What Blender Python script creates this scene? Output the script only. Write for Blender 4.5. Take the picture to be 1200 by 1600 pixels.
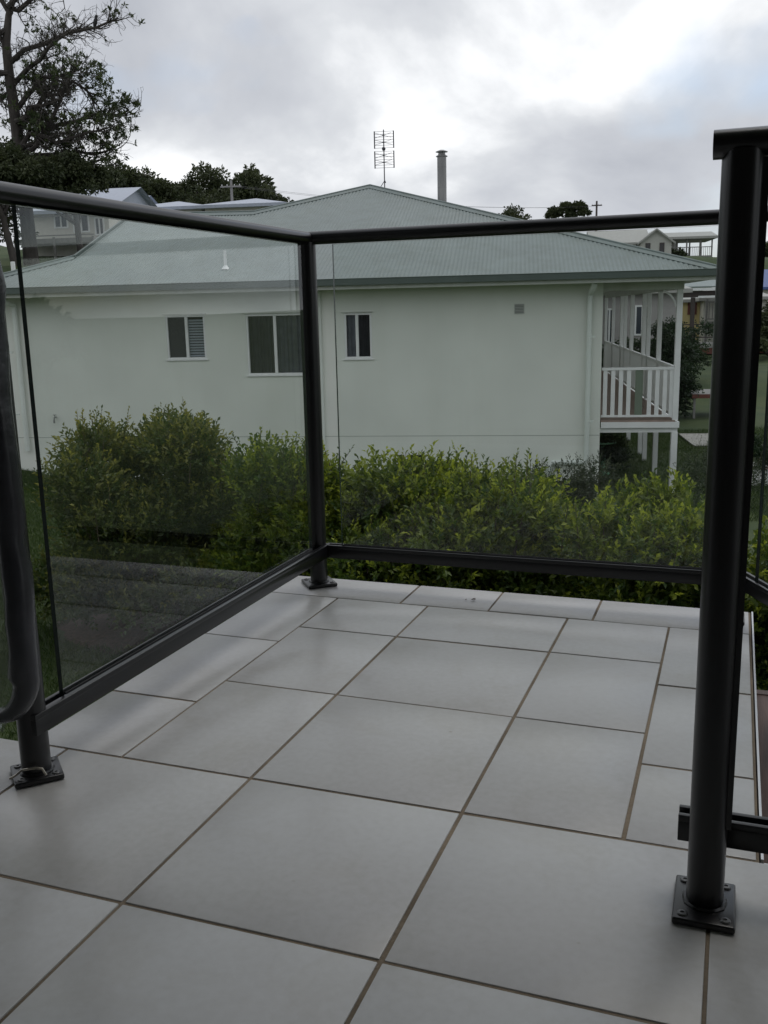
import bpy, bmesh, math, random
import numpy as np
from mathutils import Vector, Matrix

random.seed(7)
rng = np.random.default_rng(11)
SC = bpy.context.scene
COL = SC.collection
for o in list(bpy.data.objects):
    bpy.data.objects.remove(o)

# ------------------------------------------------------------------ camera
cam_data = bpy.data.cameras.new('camera')
cam = bpy.data.objects.new('camera', cam_data)
COL.objects.link(cam)
CAM = Vector((0.7968, -1.0195, 0.8302))
RX = Vector((0.93898206, 0.34325819, -0.02205683))
RY = Vector((0.05066267, -0.20144338, -0.97818907))
RZ = Vector((-0.34021461, 0.91738453, -0.20654209))
m = Matrix((RX, -RY, -RZ)).transposed().to_4x4()
m.translation = CAM
cam.matrix_world = m
cam_data.sensor_fit = 'VERTICAL'
cam_data.sensor_height = 36.0
cam_data.lens = 1484.53 / 1600 * 36.0
cam_data.clip_start = 0.05
cam_data.clip_end = 3000
SC.camera = cam

# ------------------------------------------------------------------ world: broken overcast over a Nishita sky
SUN_EL, SUN_AZ = math.radians(66), math.radians(62)      # azimuth measured from +X towards +Y
world = bpy.data.worlds.new('World')
SC.world = world
world.use_nodes = True
nt = world.node_tree
nt.nodes.clear()


def N(tree, typ, **kw):
    n = tree.nodes.new(typ)
    for k, v in kw.items():
        if k.startswith('i_'):
            n.inputs[k[2:].replace('_', ' ')].default_value = v
        elif isinstance(k, str) and hasattr(n, k):
            setattr(n, k, v)
    return n


def ramp(tree, stops, fac=None, interp='LINEAR'):
    r = tree.nodes.new('ShaderNodeValToRGB')
    r.color_ramp.interpolation = interp
    while len(r.color_ramp.elements) < len(stops):
        r.color_ramp.elements.new(0.5)
    for e, (p, c) in zip(r.color_ramp.elements, stops):
        e.position = p
        e.color = (*c, 1) if len(c) == 3 else c
    if fac is not None:
        tree.links.new(fac, r.inputs['Fac'])
    return r


def math_node(tree, op, a, b=None, clamp=False):
    n = tree.nodes.new('ShaderNodeMath')
    n.operation = op
    n.use_clamp = clamp
    for i, v in enumerate((a, b)):
        if v is None:
            continue
        if isinstance(v, (int, float)):
            n.inputs[i].default_value = v
        else:
            tree.links.new(v, n.inputs[i])
    return n.outputs[0]


L = nt.links.new
tc = nt.nodes.new('ShaderNodeTexCoord')
sep = nt.nodes.new('ShaderNodeSeparateXYZ')
L(tc.outputs['Generated'], sep.inputs[0])
zz = math_node(nt, 'ADD', math_node(nt, 'MAXIMUM', sep.outputs['Z'], 0.0), 0.55)
cmb = nt.nodes.new('ShaderNodeCombineXYZ')
L(math_node(nt, 'DIVIDE', sep.outputs['X'], zz), cmb.inputs[0])
L(math_node(nt, 'DIVIDE', sep.outputs['Y'], zz), cmb.inputs[1])
mp = nt.nodes.new('ShaderNodeMapping')
mp.inputs['Location'].default_value = (14.621, -1.090, 0.0)
L(cmb.outputs[0], mp.inputs[0])
n1 = N(nt, 'ShaderNodeTexNoise')
n1.inputs['Scale'].default_value = 2.6
n1.inputs['Detail'].default_value = 7
n1.inputs['Roughness'].default_value = 0.52
n1.inputs['Distortion'].default_value = 0.25
L(mp.outputs[0], n1.inputs['Vector'])
n2 = N(nt, 'ShaderNodeTexNoise')
n2.inputs['Scale'].default_value = 1.25
n2.inputs['Detail'].default_value = 3
L(mp.outputs[0], n2.inputs['Vector'])
mixn = math_node(nt, 'ADD', math_node(nt, 'MULTIPLY', n1.outputs[0], 0.74), math_node(nt, 'MULTIPLY', n2.outputs[0], 0.26))
cl = ramp(nt, [(0.36, (0.40, 0.42, 0.465)), (0.47, (0.51, 0.53, 0.57)), (0.535, (0.62, 0.64, 0.67)), (0.59, (0.82, 0.835, 0.855)), (0.65, (1.0, 1.005, 1.01))], mixn)
bgc = nt.nodes.new('ShaderNodeBackground')
bgc.inputs['Strength'].default_value = 1.0
L(cl.outputs[0], bgc.inputs['Color'])
sky = nt.nodes.new('ShaderNodeTexSky')
sky.sky_type = 'NISHITA'
sky.sun_disc = False
sky.sun_elevation = SUN_EL
sky.sun_rotation = math.radians(90) - SUN_AZ
bgs = nt.nodes.new('ShaderNodeBackground')
bgs.inputs['Strength'].default_value = 0.12
L(sky.outputs[0], bgs.inputs['Color'])
n3 = N(nt, 'ShaderNodeTexNoise')
n3.inputs['Scale'].default_value = 2.2
n3.inputs['Detail'].default_value = 4
mp2 = nt.nodes.new('ShaderNodeMapping')
mp2.inputs['Location'].default_value = (9.3, -4.2, 2.0)
L(cmb.outputs[0], mp2.inputs[0])
L(mp2.outputs[0], n3.inputs['Vector'])
gap = ramp(nt, [(0.32, (0.55, 0.55, 0.55)), (0.43, (0, 0, 0))], n3.outputs[0])
mxs = nt.nodes.new('ShaderNodeMixShader')
L(gap.outputs[0], mxs.inputs[0])
L(bgc.outputs[0], mxs.inputs[1])
L(bgs.outputs[0], mxs.inputs[2])
wo = nt.nodes.new('ShaderNodeOutputWorld')
L(mxs.outputs[0], wo.inputs[0])

# ------------------------------------------------------------------ sun through cloud
sd = bpy.data.lights.new('sun', 'SUN')
sd.energy = 0.5
sd.angle = math.radians(25)
sd.color = (1.0, 0.96, 0.9)
sun = bpy.data.objects.new('sun', sd)
COL.objects.link(sun)
sdir = Vector((math.cos(SUN_EL) * math.cos(SUN_AZ), math.cos(SUN_EL) * math.sin(SUN_AZ), math.sin(SUN_EL)))
sun.rotation_euler = sdir.to_track_quat('Z', 'Y').to_euler()

SC.view_settings.view_transform = 'Standard'
SC.view_settings.look = 'None'
SC.view_settings.exposure = 0.26
SC.view_settings.gamma = 1.0
SC.view_settings.use_curve_mapping = False
SC.cycles.use_denoising = True
SC.cycles.transparent_max_bounces = 24
SC.cycles.max_bounces = 10

# ------------------------------------------------------------------ materials
MATS = {}


def mat(name, col, rough=0.6, var=0.0, scale=6.0, spec=0.5, metal=0.0, bump=0.0, bscale=60.0, rvar=0.0, col2=None, detail=5, stretch=None, trans=0.0):
    """Principled material: base colour wanders between two tones, optional bump and gloss variation."""
    mt = bpy.data.materials.new(name)
    mt.use_nodes = True
    t = mt.node_tree
    b = t.nodes['Principled BSDF']
    b.inputs['Roughness'].default_value = rough
    b.inputs['Metallic'].default_value = metal
    b.inputs['Specular IOR Level'].default_value = spec
    co = t.nodes.new('ShaderNodeTexCoord')
    src = co.outputs['Object']
    if stretch:
        mpn = t.nodes.new('ShaderNodeMapping')
        mpn.inputs['Scale'].default_value = stretch
        t.links.new(src, mpn.inputs[0])
        src = mpn.outputs[0]
    if var > 0 or col2:
        nz = t.nodes.new('ShaderNodeTexNoise')
        nz.inputs['Scale'].default_value = scale
        nz.inputs['Detail'].default_value = detail
        t.links.new(src, nz.inputs['Vector'])
        c2 = col2 or tuple(c * (1 + var) for c in col)
        c1 = col if col2 else tuple(c * (1 - var) for c in col)
        r = ramp(t, [(0.33, c1), (0.67, c2)], nz.outputs[0])
        t.links.new(r.outputs[0], b.inputs['Base Color'])
        if rvar:
            rr = ramp(t, [(0.3, (rough - rvar,) * 3), (0.7, (rough + rvar,) * 3)], nz.outputs[0])
            t.links.new(rr.outputs[0], b.inputs['Roughness'])
    else:
        b.inputs['Base Color'].default_value = (*col, 1)
    if bump:
        nb = t.nodes.new('ShaderNodeTexNoise')
        nb.inputs['Scale'].default_value = bscale
        nb.inputs['Detail'].default_value = 4
        t.links.new(src, nb.inputs['Vector'])
        bp = t.nodes.new('ShaderNodeBump')
        bp.inputs['Strength'].default_value = bump
        bp.inputs['Distance'].default_value = 0.01
        t.links.new(nb.outputs[0], bp.inputs['Height'])
        t.links.new(bp.outputs[0], b.inputs['Normal'])
    MATS[name] = mt
    return mt


def leaf_mat(name, dark, light, trans=0.35, rough=0.45):
    mt = bpy.data.materials.new(name)
    mt.use_nodes = True
    t = mt.node_tree
    b = t.nodes['Principled BSDF']
    at = t.nodes.new('ShaderNodeAttribute')
    at.attribute_name = 'tint'
    r = ramp(t, [(0.0, dark), (1.0, light)], at.outputs['Fac'])
    t.links.new(r.outputs[0], b.inputs['Base Color'])
    b.inputs['Roughness'].default_value = rough
    tl = t.nodes.new('ShaderNodeBsdfTranslucent')
    hs = t.nodes.new('ShaderNodeHueSaturation')
    hs.inputs['Value'].default_value = 1.3
    t.links.new(r.outputs[0], hs.inputs['Color'])
    t.links.new(hs.outputs[0], tl.inputs['Color'])
    mx = t.nodes.new('ShaderNodeMixShader')
    mx.inputs[0].default_value = trans
    t.links.new(b.outputs[0], mx.inputs[1])
    t.links.new(tl.outputs[0], mx.inputs[2])
    t.links.new(mx.outputs[0], t.nodes['Material Output'].inputs[0])
    MATS[name] = mt
    return mt


def glass_mat(name, tint=(0.93, 0.96, 0.95), f0=0.045, haze=0.0, rough=0.0):
    """Clear sheet: transmits straight through, mirrors by Schlick's law on both faces."""
    mt = bpy.data.materials.new(name)
    mt.use_nodes = True
    t = mt.node_tree
    t.nodes.remove(t.nodes['Principled BSDF'])
    geo = t.nodes.new('ShaderNodeNewGeometry')
    dt = t.nodes.new('ShaderNodeVectorMath')
    dt.operation = 'DOT_PRODUCT'
    t.links.new(geo.outputs['Incoming'], dt.inputs[0])
    t.links.new(geo.outputs['Normal'], dt.inputs[1])
    c = math_node(t, 'SUBTRACT', 1.0, math_node(t, 'ABSOLUTE', dt.outputs['Value']), True)
    f = math_node(t, 'ADD', math_node(t, 'MULTIPLY', math_node(t, 'POWER', c, 5.0), 1 - f0), f0, True)
    tr = t.nodes.new('ShaderNodeBsdfTransparent')
    tr.inputs[0].default_value = (*tint, 1)
    gl = t.nodes.new('ShaderNodeBsdfGlossy')
    gl.inputs['Roughness'].default_value = rough
    gl.inputs[0].default_value = (1, 1, 1, 1)
    last = tr.outputs[0]
    if haze:
        df = t.nodes.new('ShaderNodeBsdfDiffuse')
        df.inputs[0].default_value = (0.6, 0.6, 0.58, 1)
        nz = t.nodes.new('ShaderNodeTexNoise')
        nz.inputs['Scale'].default_value = 3.0
        nz.inputs['Detail'].default_value = 6
        co = t.nodes.new('ShaderNodeTexCoord')
        t.links.new(co.outputs['Object'], nz.inputs['Vector'])
        mh = t.nodes.new('ShaderNodeMixShader')
        t.links.new(math_node(t, 'MULTIPLY', nz.outputs[0], haze * 2), mh.inputs[0])
        t.links.new(last, mh.inputs[1])
        t.links.new(df.outputs[0], mh.inputs[2])
        last = mh.outputs[0]
    mx = t.nodes.new('ShaderNodeMixShader')
    t.links.new(f, mx.inputs[0])
    t.links.new(last, mx.inputs[1])
    t.links.new(gl.outputs[0], mx.inputs[2])
    t.links.new(mx.outputs[0], t.nodes['Material Output'].inputs[0])
    MATS[name] = mt
    return mt


black = mat('black_powder_coat', (0.007, 0.007, 0.0085), 0.30, var=0.12, scale=8, spec=0.58, bump=0.015, bscale=500)
screw = mat('screw_steel', (0.12, 0.12, 0.12), 0.4, metal=0.8)
weld = mat('bare_weld', (0.45, 0.42, 0.36), 0.35, metal=0.8, var=0.3, scale=90)
gasket = mat('rubber_gasket', (0.02, 0.02, 0.02), 0.8)
glass = glass_mat('balustrade_glass', (0.965, 0.982, 0.975), 0.032, haze=0.0)
glass_edge = mat('glass_edge', (0.02, 0.035, 0.03), 0.25)
grout = mat('grout', (0.20, 0.158, 0.112), 0.9, var=0.4, scale=5, bump=0.3, bscale=120)
concrete = mat('concrete', (0.34, 0.33, 0.31), 0.85, var=0.12, scale=3, bump=0.2, bscale=40)
alu = mat('aluminium_trim', (0.62, 0.62, 0.62), 0.4, metal=0.6)
timber = mat('brown_timber', (0.10, 0.058, 0.046), 0.6, var=0.35, scale=4, stretch=(14, 1, 14), bump=0.15, bscale=20)
white = mat('white_paint', (0.78, 0.79, 0.78), 0.45, var=0.04, scale=5)
wallm = mat('pale_green_render', (0.74, 0.765, 0.705), 0.85, var=0.04, scale=0.9, bump=0.12, bscale=90)


def weather(mt, amount=0.10):
    t = mt.node_tree
    b = t.nodes['Principled BSDF']
    src = b.inputs['Base Color'].links[0].from_socket
    co = t.nodes.new('ShaderNodeTexCoord')
    mpn = t.nodes.new('ShaderNodeMapping')
    mpn.inputs['Scale'].default_value = (2.2, 2.2, 0.16)
    t.links.new(co.outputs['Object'], mpn.inputs[0])
    nz = t.nodes.new('ShaderNodeTexNoise')
    nz.inputs['Scale'].default_value = 1.6
    nz.inputs['Detail'].default_value = 8
    nz.inputs['Roughness'].default_value = 0.6
    t.links.new(mpn.outputs[0], nz.inputs['Vector'])
    r = ramp(t, [(0.36, (1 - amount, 1 - amount, 1 - amount * 1.3)), (0.56, (1, 1, 1))], nz.outputs[0])
    mx = t.nodes.new('ShaderNodeMix')
    mx.data_type = 'RGBA'
    mx.blend_type = 'MULTIPLY'
    mx.inputs['Factor'].default_value = 1
    t.links.new(src, mx.inputs['A'])
    t.links.new(r.outputs[0], mx.inputs['B'])
    t.links.new(mx.outputs['Result'], b.inputs['Base Color'])


weather(wallm, 0.02)
footing = mat('render_joint', (0.36, 0.40, 0.36), 0.9)
roofm = mat('green_corrugated_steel', (0.157, 0.193, 0.184), 0.42, var=0.06, scale=1.2, spec=0.5)
gutterm = mat('green_gutter_steel', (0.11, 0.138, 0.126), 0.45, var=0.06, scale=2)
fasciam = mat('pale_fascia_paint', (0.55, 0.575, 0.53), 0.6, var=0.04, scale=3)
downm = mat('downpipe_paint', (0.66, 0.71, 0.66), 0.45, var=0.03, scale=3)
ventm = mat('wall_vent_grey', (0.22, 0.23, 0.22), 0.7)
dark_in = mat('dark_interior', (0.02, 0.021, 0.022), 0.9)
weather(roofm, 0.12)
weather(fasciam, 0.12)
curtain = mat('sheer_curtain', (0.34, 0.36, 0.38), 0.9, var=0.15, scale=6)
curtain_dk = mat('dark_curtain', (0.10, 0.108, 0.125), 0.9, var=0.2, scale=6)
curtain_bk = mat('black_curtain', (0.045, 0.046, 0.053), 0.9, var=0.2, scale=6)
slatm = mat('blind_slat', (0.40, 0.44, 0.46), 0.6)
screenm = mat('security_mesh', (0.055, 0.056, 0.058), 0.7, var=0.3, scale=45)
taupe = mat('taupe_weatherboard', (0.13, 0.125, 0.12), 0.8, var=0.05)
winglass = glass_mat('window_glass', (0.80, 0.81, 0.84), 0.06)
steel = mat('weathered_steel', (0.21, 0.21, 0.21), 0.45, metal=0.5, col2=(0.33, 0.325, 0.315), scale=2.5, stretch=(3, 3, 0.7))
antm = mat('antenna_metal', (0.10, 0.10, 0.11), 0.45, metal=0.6)
deckm = mat('veranda_timber', (0.27, 0.20, 0.165), 0.7, var=0.18, scale=5)
sage = mat('sage_paint', (0.16, 0.20, 0.15), 0.6)
bark = mat('bark', (0.035, 0.030, 0.027), 0.9, col2=(0.085, 0.074, 0.066), scale=5, stretch=(1, 1, 0.25), bump=0.5, bscale=8)
stemm = mat('shrub_stem', (0.09, 0.07, 0.05), 0.9, var=0.3)
hedge_leaf = leaf_mat('hedge_leaf', (0.036, 0.084, 0.016), (0.36, 0.41, 0.04), 0.42)
hedge_leaf2 = leaf_mat('hedge_leaf_pink_tips', (0.034, 0.070, 0.017), (0.33, 0.31, 0.06), 0.42)
tree_leaf = leaf_mat('fig_leaf', (0.03, 0.05, 0.024), (0.11, 0.14, 0.05), 0.3)
far_leaf = leaf_mat('far_leaf', (0.028, 0.042, 0.017), (0.085, 0.10, 0.04), 0.25, 0.6)
vine_leaf = leaf_mat('vine_leaf', (0.014, 0.034, 0.012), (0.05, 0.085, 0.028), 0.25)
grey_leaf = leaf_mat('grey_shrub_leaf', (0.04, 0.065, 0.03), (0.12, 0.13, 0.06), 0.3)
grass_blade = leaf_mat('grass_blade', (0.03, 0.065, 0.012), (0.085, 0.13, 0.025), 0.3)
lawn = mat('lawn', (0.026, 0.050, 0.012), 0.9, col2=(0.052, 0.074, 0.020), scale=1.1, bump=0.8, bscale=25, detail=9)
mulch = mat('bark_mulch', (0.045, 0.030, 0.022), 0.95, col2=(0.10, 0.066, 0.05), scale=30, bump=1.0, bscale=30)
cream = mat('cream_paint', (0.62, 0.60, 0.54), 0.7, var=0.04)
yellow = mat('yellow_weatherboard', (0.62, 0.50, 0.24), 0.7, var=0.05)
redbrown = mat('red_brown_paint', (0.16, 0.05, 0.035), 0.6)
greywall = mat('grey_render', (0.36, 0.345, 0.335), 0.85, var=0.05)
blueroof = mat('blue_grey_iron', (0.42, 0.46, 0.54), 0.45, var=0.06)
paleiron = mat('pale_iron', (0.36, 0.355, 0.33), 0.5, var=0.06)
bluepaint = mat('blue_iron', (0.06, 0.10, 0.26), 0.5, var=0.1)
redroof = mat('red_tile', (0.24, 0.055, 0.05), 0.7, var=0.15)
brownp = mat('dark_brown_paint', (0.065, 0.05, 0.045), 0.6)
darkwin = mat('dark_window_glass', (0.03, 0.04, 0.055), 0.12)
vinyl = mat('charcoal_vinyl', (0.035, 0.036, 0.042), 0.24, var=0.3, scale=12, bump=0.35, bscale=14)
pvc = glass_mat('clear_pvc', (0.86, 0.9, 0.88), 0.07, haze=0.22, rough=0.08)
polem = mat('grey_pole_timber', (0.26, 0.25, 0.24), 0.8, var=0.1)
greentop = mat('pale_green_plastic', (0.25, 0.50, 0.33), 0.5)
crowm = mat('black_feather', (0.01, 0.01, 0.012), 0.5)
specm = mat('dry_leaf', (0.10, 0.06, 0.03), 0.8)
cladding = mat('cream_cladding', (0.50, 0.49, 0.45), 0.7, var=0.04)


# tile: off-white porcelain, faint mottling, water marks that change the gloss
def tile_material():
    mt = mat('white_porcelain_tile', (0.55, 0.555, 0.54), 0.3)
    t = mt.node_tree
    b = t.nodes['Principled BSDF']
    geo = t.nodes.new('ShaderNodeNewGeometry')
    nz = t.nodes.new('ShaderNodeTexNoise')
    nz.inputs['Scale'].default_value = 2.3
    nz.inputs['Detail'].default_value = 6
    t.links.new(geo.outputs['Position'], nz.inputs['Vector'])
    fine = t.nodes.new('ShaderNodeTexNoise')
    fine.inputs['Scale'].default_value = 70
    fine.inputs['Detail'].default_value = 5
    t.links.new(geo.outputs['Position'], fine.inputs['Vector'])
    oi = t.nodes.new('ShaderNodeObjectInfo')
    s = math_node(t, 'ADD', math_node(t, 'MULTIPLY', nz.outputs[0], 0.62), math_node(t, 'MULTIPLY', fine.outputs[0], 0.38))
    s = math_node(t, 'ADD', s, math_node(t, 'MULTIPLY', math_node(t, 'SUBTRACT', oi.outputs['Random'], 0.5), 0.14))
    r = ramp(t, [(0.34, (0.395, 0.39, 0.378)), (0.5, (0.445, 0.442, 0.436)), (0.66, (0.48, 0.480, 0.477))], s)
    # specks of dirt
    vo = t.nodes.new('ShaderNodeTexVoronoi')
    vo.inputs['Scale'].default_value = 9
    vo.inputs['Randomness'].default_value = 1.0
    t.links.new(geo.outputs['Position'], vo.inputs['Vector'])
    sp = ramp(t, [(0.0, (1, 1, 1)), (0.028, (1, 1, 1)), (0.04, (0, 0, 0))], vo.outputs['Distance'])
    n4 = t.nodes.new('ShaderNodeTexNoise')
    n4.inputs['Scale'].default_value = 5
    t.links.new(geo.outputs['Position'], n4.inputs['Vector'])
    gate = ramp(t, [(0.55, (0, 0, 0)), (0.6, (1, 1, 1))], n4.outputs[0])
    mul = math_node(t, 'MULTIPLY', sp.outputs[0], gate.outputs[0])
    mul = math_node(t, 'MULTIPLY', mul, 0.55)
    mx = t.nodes.new('ShaderNodeMix')
    mx.data_type = 'RGBA'
    t.links.new(mul, mx.inputs['Factor'])
    t.links.new(r.outputs[0], mx.inputs['A'])
    mx.inputs['B'].default_value = (0.22, 0.18, 0.13, 1)
    # dried-water smears and foot traffic
    sm = t.nodes.new('ShaderNodeTexNoise')
    sm.inputs['Scale'].default_value = 4.2
    sm.inputs['Detail'].default_value = 9
    sm.inputs['Roughness'].default_value = 0.68
    sm.inputs['Distortion'].default_value = 0.6
    t.links.new(geo.outputs['Position'], sm.inputs['Vector'])
    smr = ramp(t, [(0.50, (1, 1, 1)), (0.60, (0.945, 0.935, 0.915)), (0.66, (0.985, 0.98, 0.97))], sm.outputs[0])
    mm = t.nodes.new('ShaderNodeMix')
    mm.data_type = 'RGBA'
    mm.blend_type = 'MULTIPLY'
    mm.inputs['Factor'].default_value = 1
    t.links.new(mx.outputs['Result'], mm.inputs['A'])
    t.links.new(smr.outputs[0], mm.inputs['B'])
    t.links.new(mm.outputs['Result'], b.inputs['Base Color'])
    rr = ramp(t, [(0.38, (0.29,) * 3), (0.6, (0.35,) * 3)], nz.outputs[0])
    t.links.new(rr.outputs[0], b.inputs['Roughness'])
    bp = t.nodes.new('ShaderNodeBump')
    bp.inputs['Strength'].default_value = 0.05
    bp.inputs['Distance'].default_value = 0.004
    t.links.new(nz.outputs[0], bp.inputs['Height'])
    t.links.new(bp.outputs[0], b.inputs['Normal'])
    return mt


tilem = tile_material()
tilem.node_tree.nodes['Principled BSDF'].inputs['Specular IOR Level'].default_value = 0.75


# ------------------------------------------------------------------ mesh helpers
class MB:
    def __init__(s):
        s.v, s.f, s.mi = [], [], []
        s.slot = 0

    def add(s, vs, fs):
        k = len(s.v)
        s.v += [tuple(p) for p in vs]
        s.f += [tuple(i + k for i in f) for f in fs]
        s.mi += [s.slot] * len(fs)
        return s

    def box(s, lo, hi):
        return s.obox(Vector(lo), Vector((hi[0] - lo[0], 0, 0)), Vector((0, hi[1] - lo[1], 0)), Vector((0, 0, hi[2] - lo[2])))

    def obox(s, o, a, b, c):
        o, a, b, c = Vector(o), Vector(a), Vector(b), Vector(c)
        vs = [o, o + a, o + a + b, o + b, o + c, o + a + c, o + a + b + c, o + b + c]
        return s.add(vs, [(0, 3, 2, 1), (4, 5, 6, 7), (0, 1, 5, 4), (1, 2, 6, 5), (2, 3, 7, 6), (3, 0, 4, 7)])

    def beam(s, p, q, wid, hgt, up=(0, 0, 1)):
        p, q = Vector(p), Vector(q)
        d = (q - p).normalized()
        u = Vector(up)
        side = d.cross(u)
        if side.length < 1e-4:
            side = d.cross(Vector((1, 0, 0)))
        side.normalize()
        u = side.cross(d).normalized()
        return s.obox(p - side * wid / 2 - u * hgt / 2, side * wid, q - p, u * hgt)

    def tube(s, pts, r, n=12, caps=True, ry=None, up=(0, 0, 1)):
        """Round (or oval: r across, ry up) tube along a polyline; r may be a list."""
        pts = [Vector(p) for p in pts]
        rings = []
        k0 = len(s.v)
        up = Vector(up)
        prev = None
        for i, p in enumerate(pts):
            d = (pts[min(i + 1, len(pts) - 1)] - pts[max(i - 1, 0)]).normalized()
            if prev is None:
                side = d.cross(up)
                if side.length < 1e-3:
                    side = d.cross(Vector((1, 0, 0)))
            else:
                side = prev - d * prev.dot(d)
            side.normalize()
            prev = side
            u = side.cross(d)
            rr = r[i] if isinstance(r, (list, tuple)) else r
            r2 = rr if ry is None else ry
            # mitre stretch
            st = 1.0
            if 0 < i < len(pts) - 1:
                d1 = (p - pts[i - 1]).normalized()
                cc = max(0.5, d1.dot(d))
                st = 1 / cc
            for j in range(n):
                a = 2 * math.pi * j / n
                s.v.append(tuple(p + side * math.cos(a) * rr * st + u * math.sin(a) * r2))
        for i in range(len(pts) - 1):
            for j in range(n):
                a = k0 + i * n + j
                b = k0 + i * n + (j + 1) % n
                s.f.append((a, b, b + n, a + n))
                s.mi.append(s.slot)
        if caps:
            s.f.append(tuple(k0 + j for j in range(n))[::-1])
            s.f.append(tuple(k0 + (len(pts) - 1) * n + j for j in range(n)))
            s.mi += [s.slot] * 2
        return s

    def lathe(s, base, prof, n=20):
        k0 = len(s.v)
        b = Vector(base)
        for (r, z) in prof:
            for j in range(n):
                a = 2 * math.pi * j / n
                s.v.append((b.x + r * math.cos(a), b.y + r * math.sin(a), b.z + z))
        for i in range(len(prof) - 1):
            for j in range(n):
                a = k0 + i * n + j
                c = k0 + i * n + (j + 1) % n
                s.f.append((a, c, c + n, a + n))
                s.mi.append(s.slot)
        s.f.append(tuple(k0 + j for j in range(n))[::-1])
        s.f.append(tuple(k0 + (len(prof) - 1) * n + j for j in range(n)))
        s.mi += [s.slot] * 2
        return s

    def mesh(s, name, mats, smooth=False, origin=(0, 0, 0), bevel=0, seg=2, angle=35):
        me = bpy.data.meshes.new(name)
        o = origin
        me.from_pydata([(v[0] - o[0], v[1] - o[1], v[2] - o[2]) for v in s.v], [], s.f)
        for mm in (mats if isinstance(mats, (list, tuple)) else [mats]):
            me.materials.append(mm)
        me.polygons.foreach_set('material_index', s.mi)
        bm = bmesh.new()
        bm.from_mesh(me)
        bmesh.ops.recalc_face_normals(bm, faces=bm.faces)
        if bevel:
            ed = [e for e in bm.edges if len(e.link_faces) == 2 and e.calc_face_angle(0) > math.radians(30)]
            bmesh.ops.bevel(bm, geom=ed, offset=bevel, segments=seg, affect='EDGES', profile=0.5, clamp_overlap=True)
        if smooth:
            for f in bm.faces:
                f.smooth = True
            for e in bm.edges:
                if len(e.link_faces) == 2 and e.calc_face_angle(0) > math.radians(angle):
                    e.smooth = False
        bm.to_mesh(me)
        bm.free()
        return me

    def build(s, name, mats, parent=None, smooth=False, label=None, **kw):
        base = world_of(parent)
        me = s.mesh(name, mats, smooth, base, **kw)
        return link(name, me, parent, label)


def world_of(o):
    p = Vector((0, 0, 0))
    while o is not None:
        p += o.location
        o = o.parent
    return p


def link(name, me, parent=None, label=None, loc=(0, 0, 0)):
    o = bpy.data.objects.new(name, me)
    COL.objects.link(o)
    o.parent = parent
    o.location = loc
    if label:
        o['label'] = label
    return o


def thing(name, loc, label, cat, group=None):
    o = bpy.data.objects.new(name, None)
    o.empty_display_size = 0.2
    COL.objects.link(o)
    o.location = loc
    return tag(o, label, cat, group)


def tag(o, label, cat, group=None):
    o['label'] = label
    o['category'] = cat
    if group:
        o['group'] = group
    return o


def struct(o):
    o['kind'] = 'structure'
    return o


def put(name, me, parent, world, rz=0.0):
    """A piece that shares mesh data, placed at a world point under its parent."""
    o = link(name, me, parent, None, Vector(world) - world_of(parent))
    o.rotation_euler = (0, 0, rz)
    return o


# the neighbouring house's own axes: s along its long wall (to the right), d into the block, z up
PHI = math.radians(12.2681)
WV = Vector((math.cos(PHI), math.sin(PHI), 0))
NV = Vector((-math.sin(PHI), math.cos(PHI), 0))
HO = Vector((-1.4975, 16.6768, 0))
ZV = Vector((0, 0, 1))


def H(s, d, z=0.0):
    return HO + WV * s + NV * d + ZV * z


def hbox(mb, s0, s1, d0, d1, z0, z1):
    return mb.obox(H(s0, d0, z0), WV * (s1 - s0), NV * (d1 - d0), ZV * (z1 - z0))


# ------------------------------------------------------------------ leaves and crowns
def leaf_mesh(name, P, D, ln, wd, tint, material, fold=0.25):
    """Pointed folded leaves: base P, axis D, two triangles each."""
    n = len(P)
    D = D / np.maximum(np.linalg.norm(D, axis=1, keepdims=True), 1e-6)
    rnd = rng.normal(size=(n, 3))
    S = np.cross(D, rnd)
    S /= np.maximum(np.linalg.norm(S, axis=1, keepdims=True), 1e-6)
    U = np.cross(S, D)
    flip = np.where(U[:, 2:3] < 0, -1.0, 1.0)
    U *= flip
    ln = ln.reshape(-1, 1)
    wd = wd.reshape(-1, 1)
    a = P
    b = P + D * ln * 0.5 + S * wd * 0.5 + U * wd * fold
    c = P + D * ln - U * ln * 0.12
    d = P + D * ln * 0.5 - S * wd * 0.5 + U * wd * fold
    V = np.stack([a, b, c, d], 1).reshape(-1, 3)
    me = bpy.data.meshes.new(name)
    me.vertices.add(4 * n)
    me.vertices.foreach_set('co', V.astype(np.float32).ravel())
    i = np.arange(n) * 4
    F = np.stack([i, i + 1, i + 2, i, i + 2, i + 3], 1).ravel()
    me.loops.add(6 * n)
    me.loops.foreach_set('vertex_index', F.astype(np.int32))
    me.polygons.add(2 * n)
    me.polygons.foreach_set('loop_start', np.arange(0, 6 * n, 3, dtype=np.int32))
    me.polygons.foreach_set('loop_total', np.full(2 * n, 3, dtype=np.int32))
    at = me.attributes.new('tint', 'FLOAT', 'POINT')
    at.data.foreach_set('value', np.repeat(np.clip(tint, 0, 1), 4).astype(np.float32))
    me.materials.append(material)
    me.update()
    me.validate()
    return me


def unit(v):
    return v / np.maximum(np.linalg.norm(v, axis=-1, keepdims=True), 1e-6)


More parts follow.
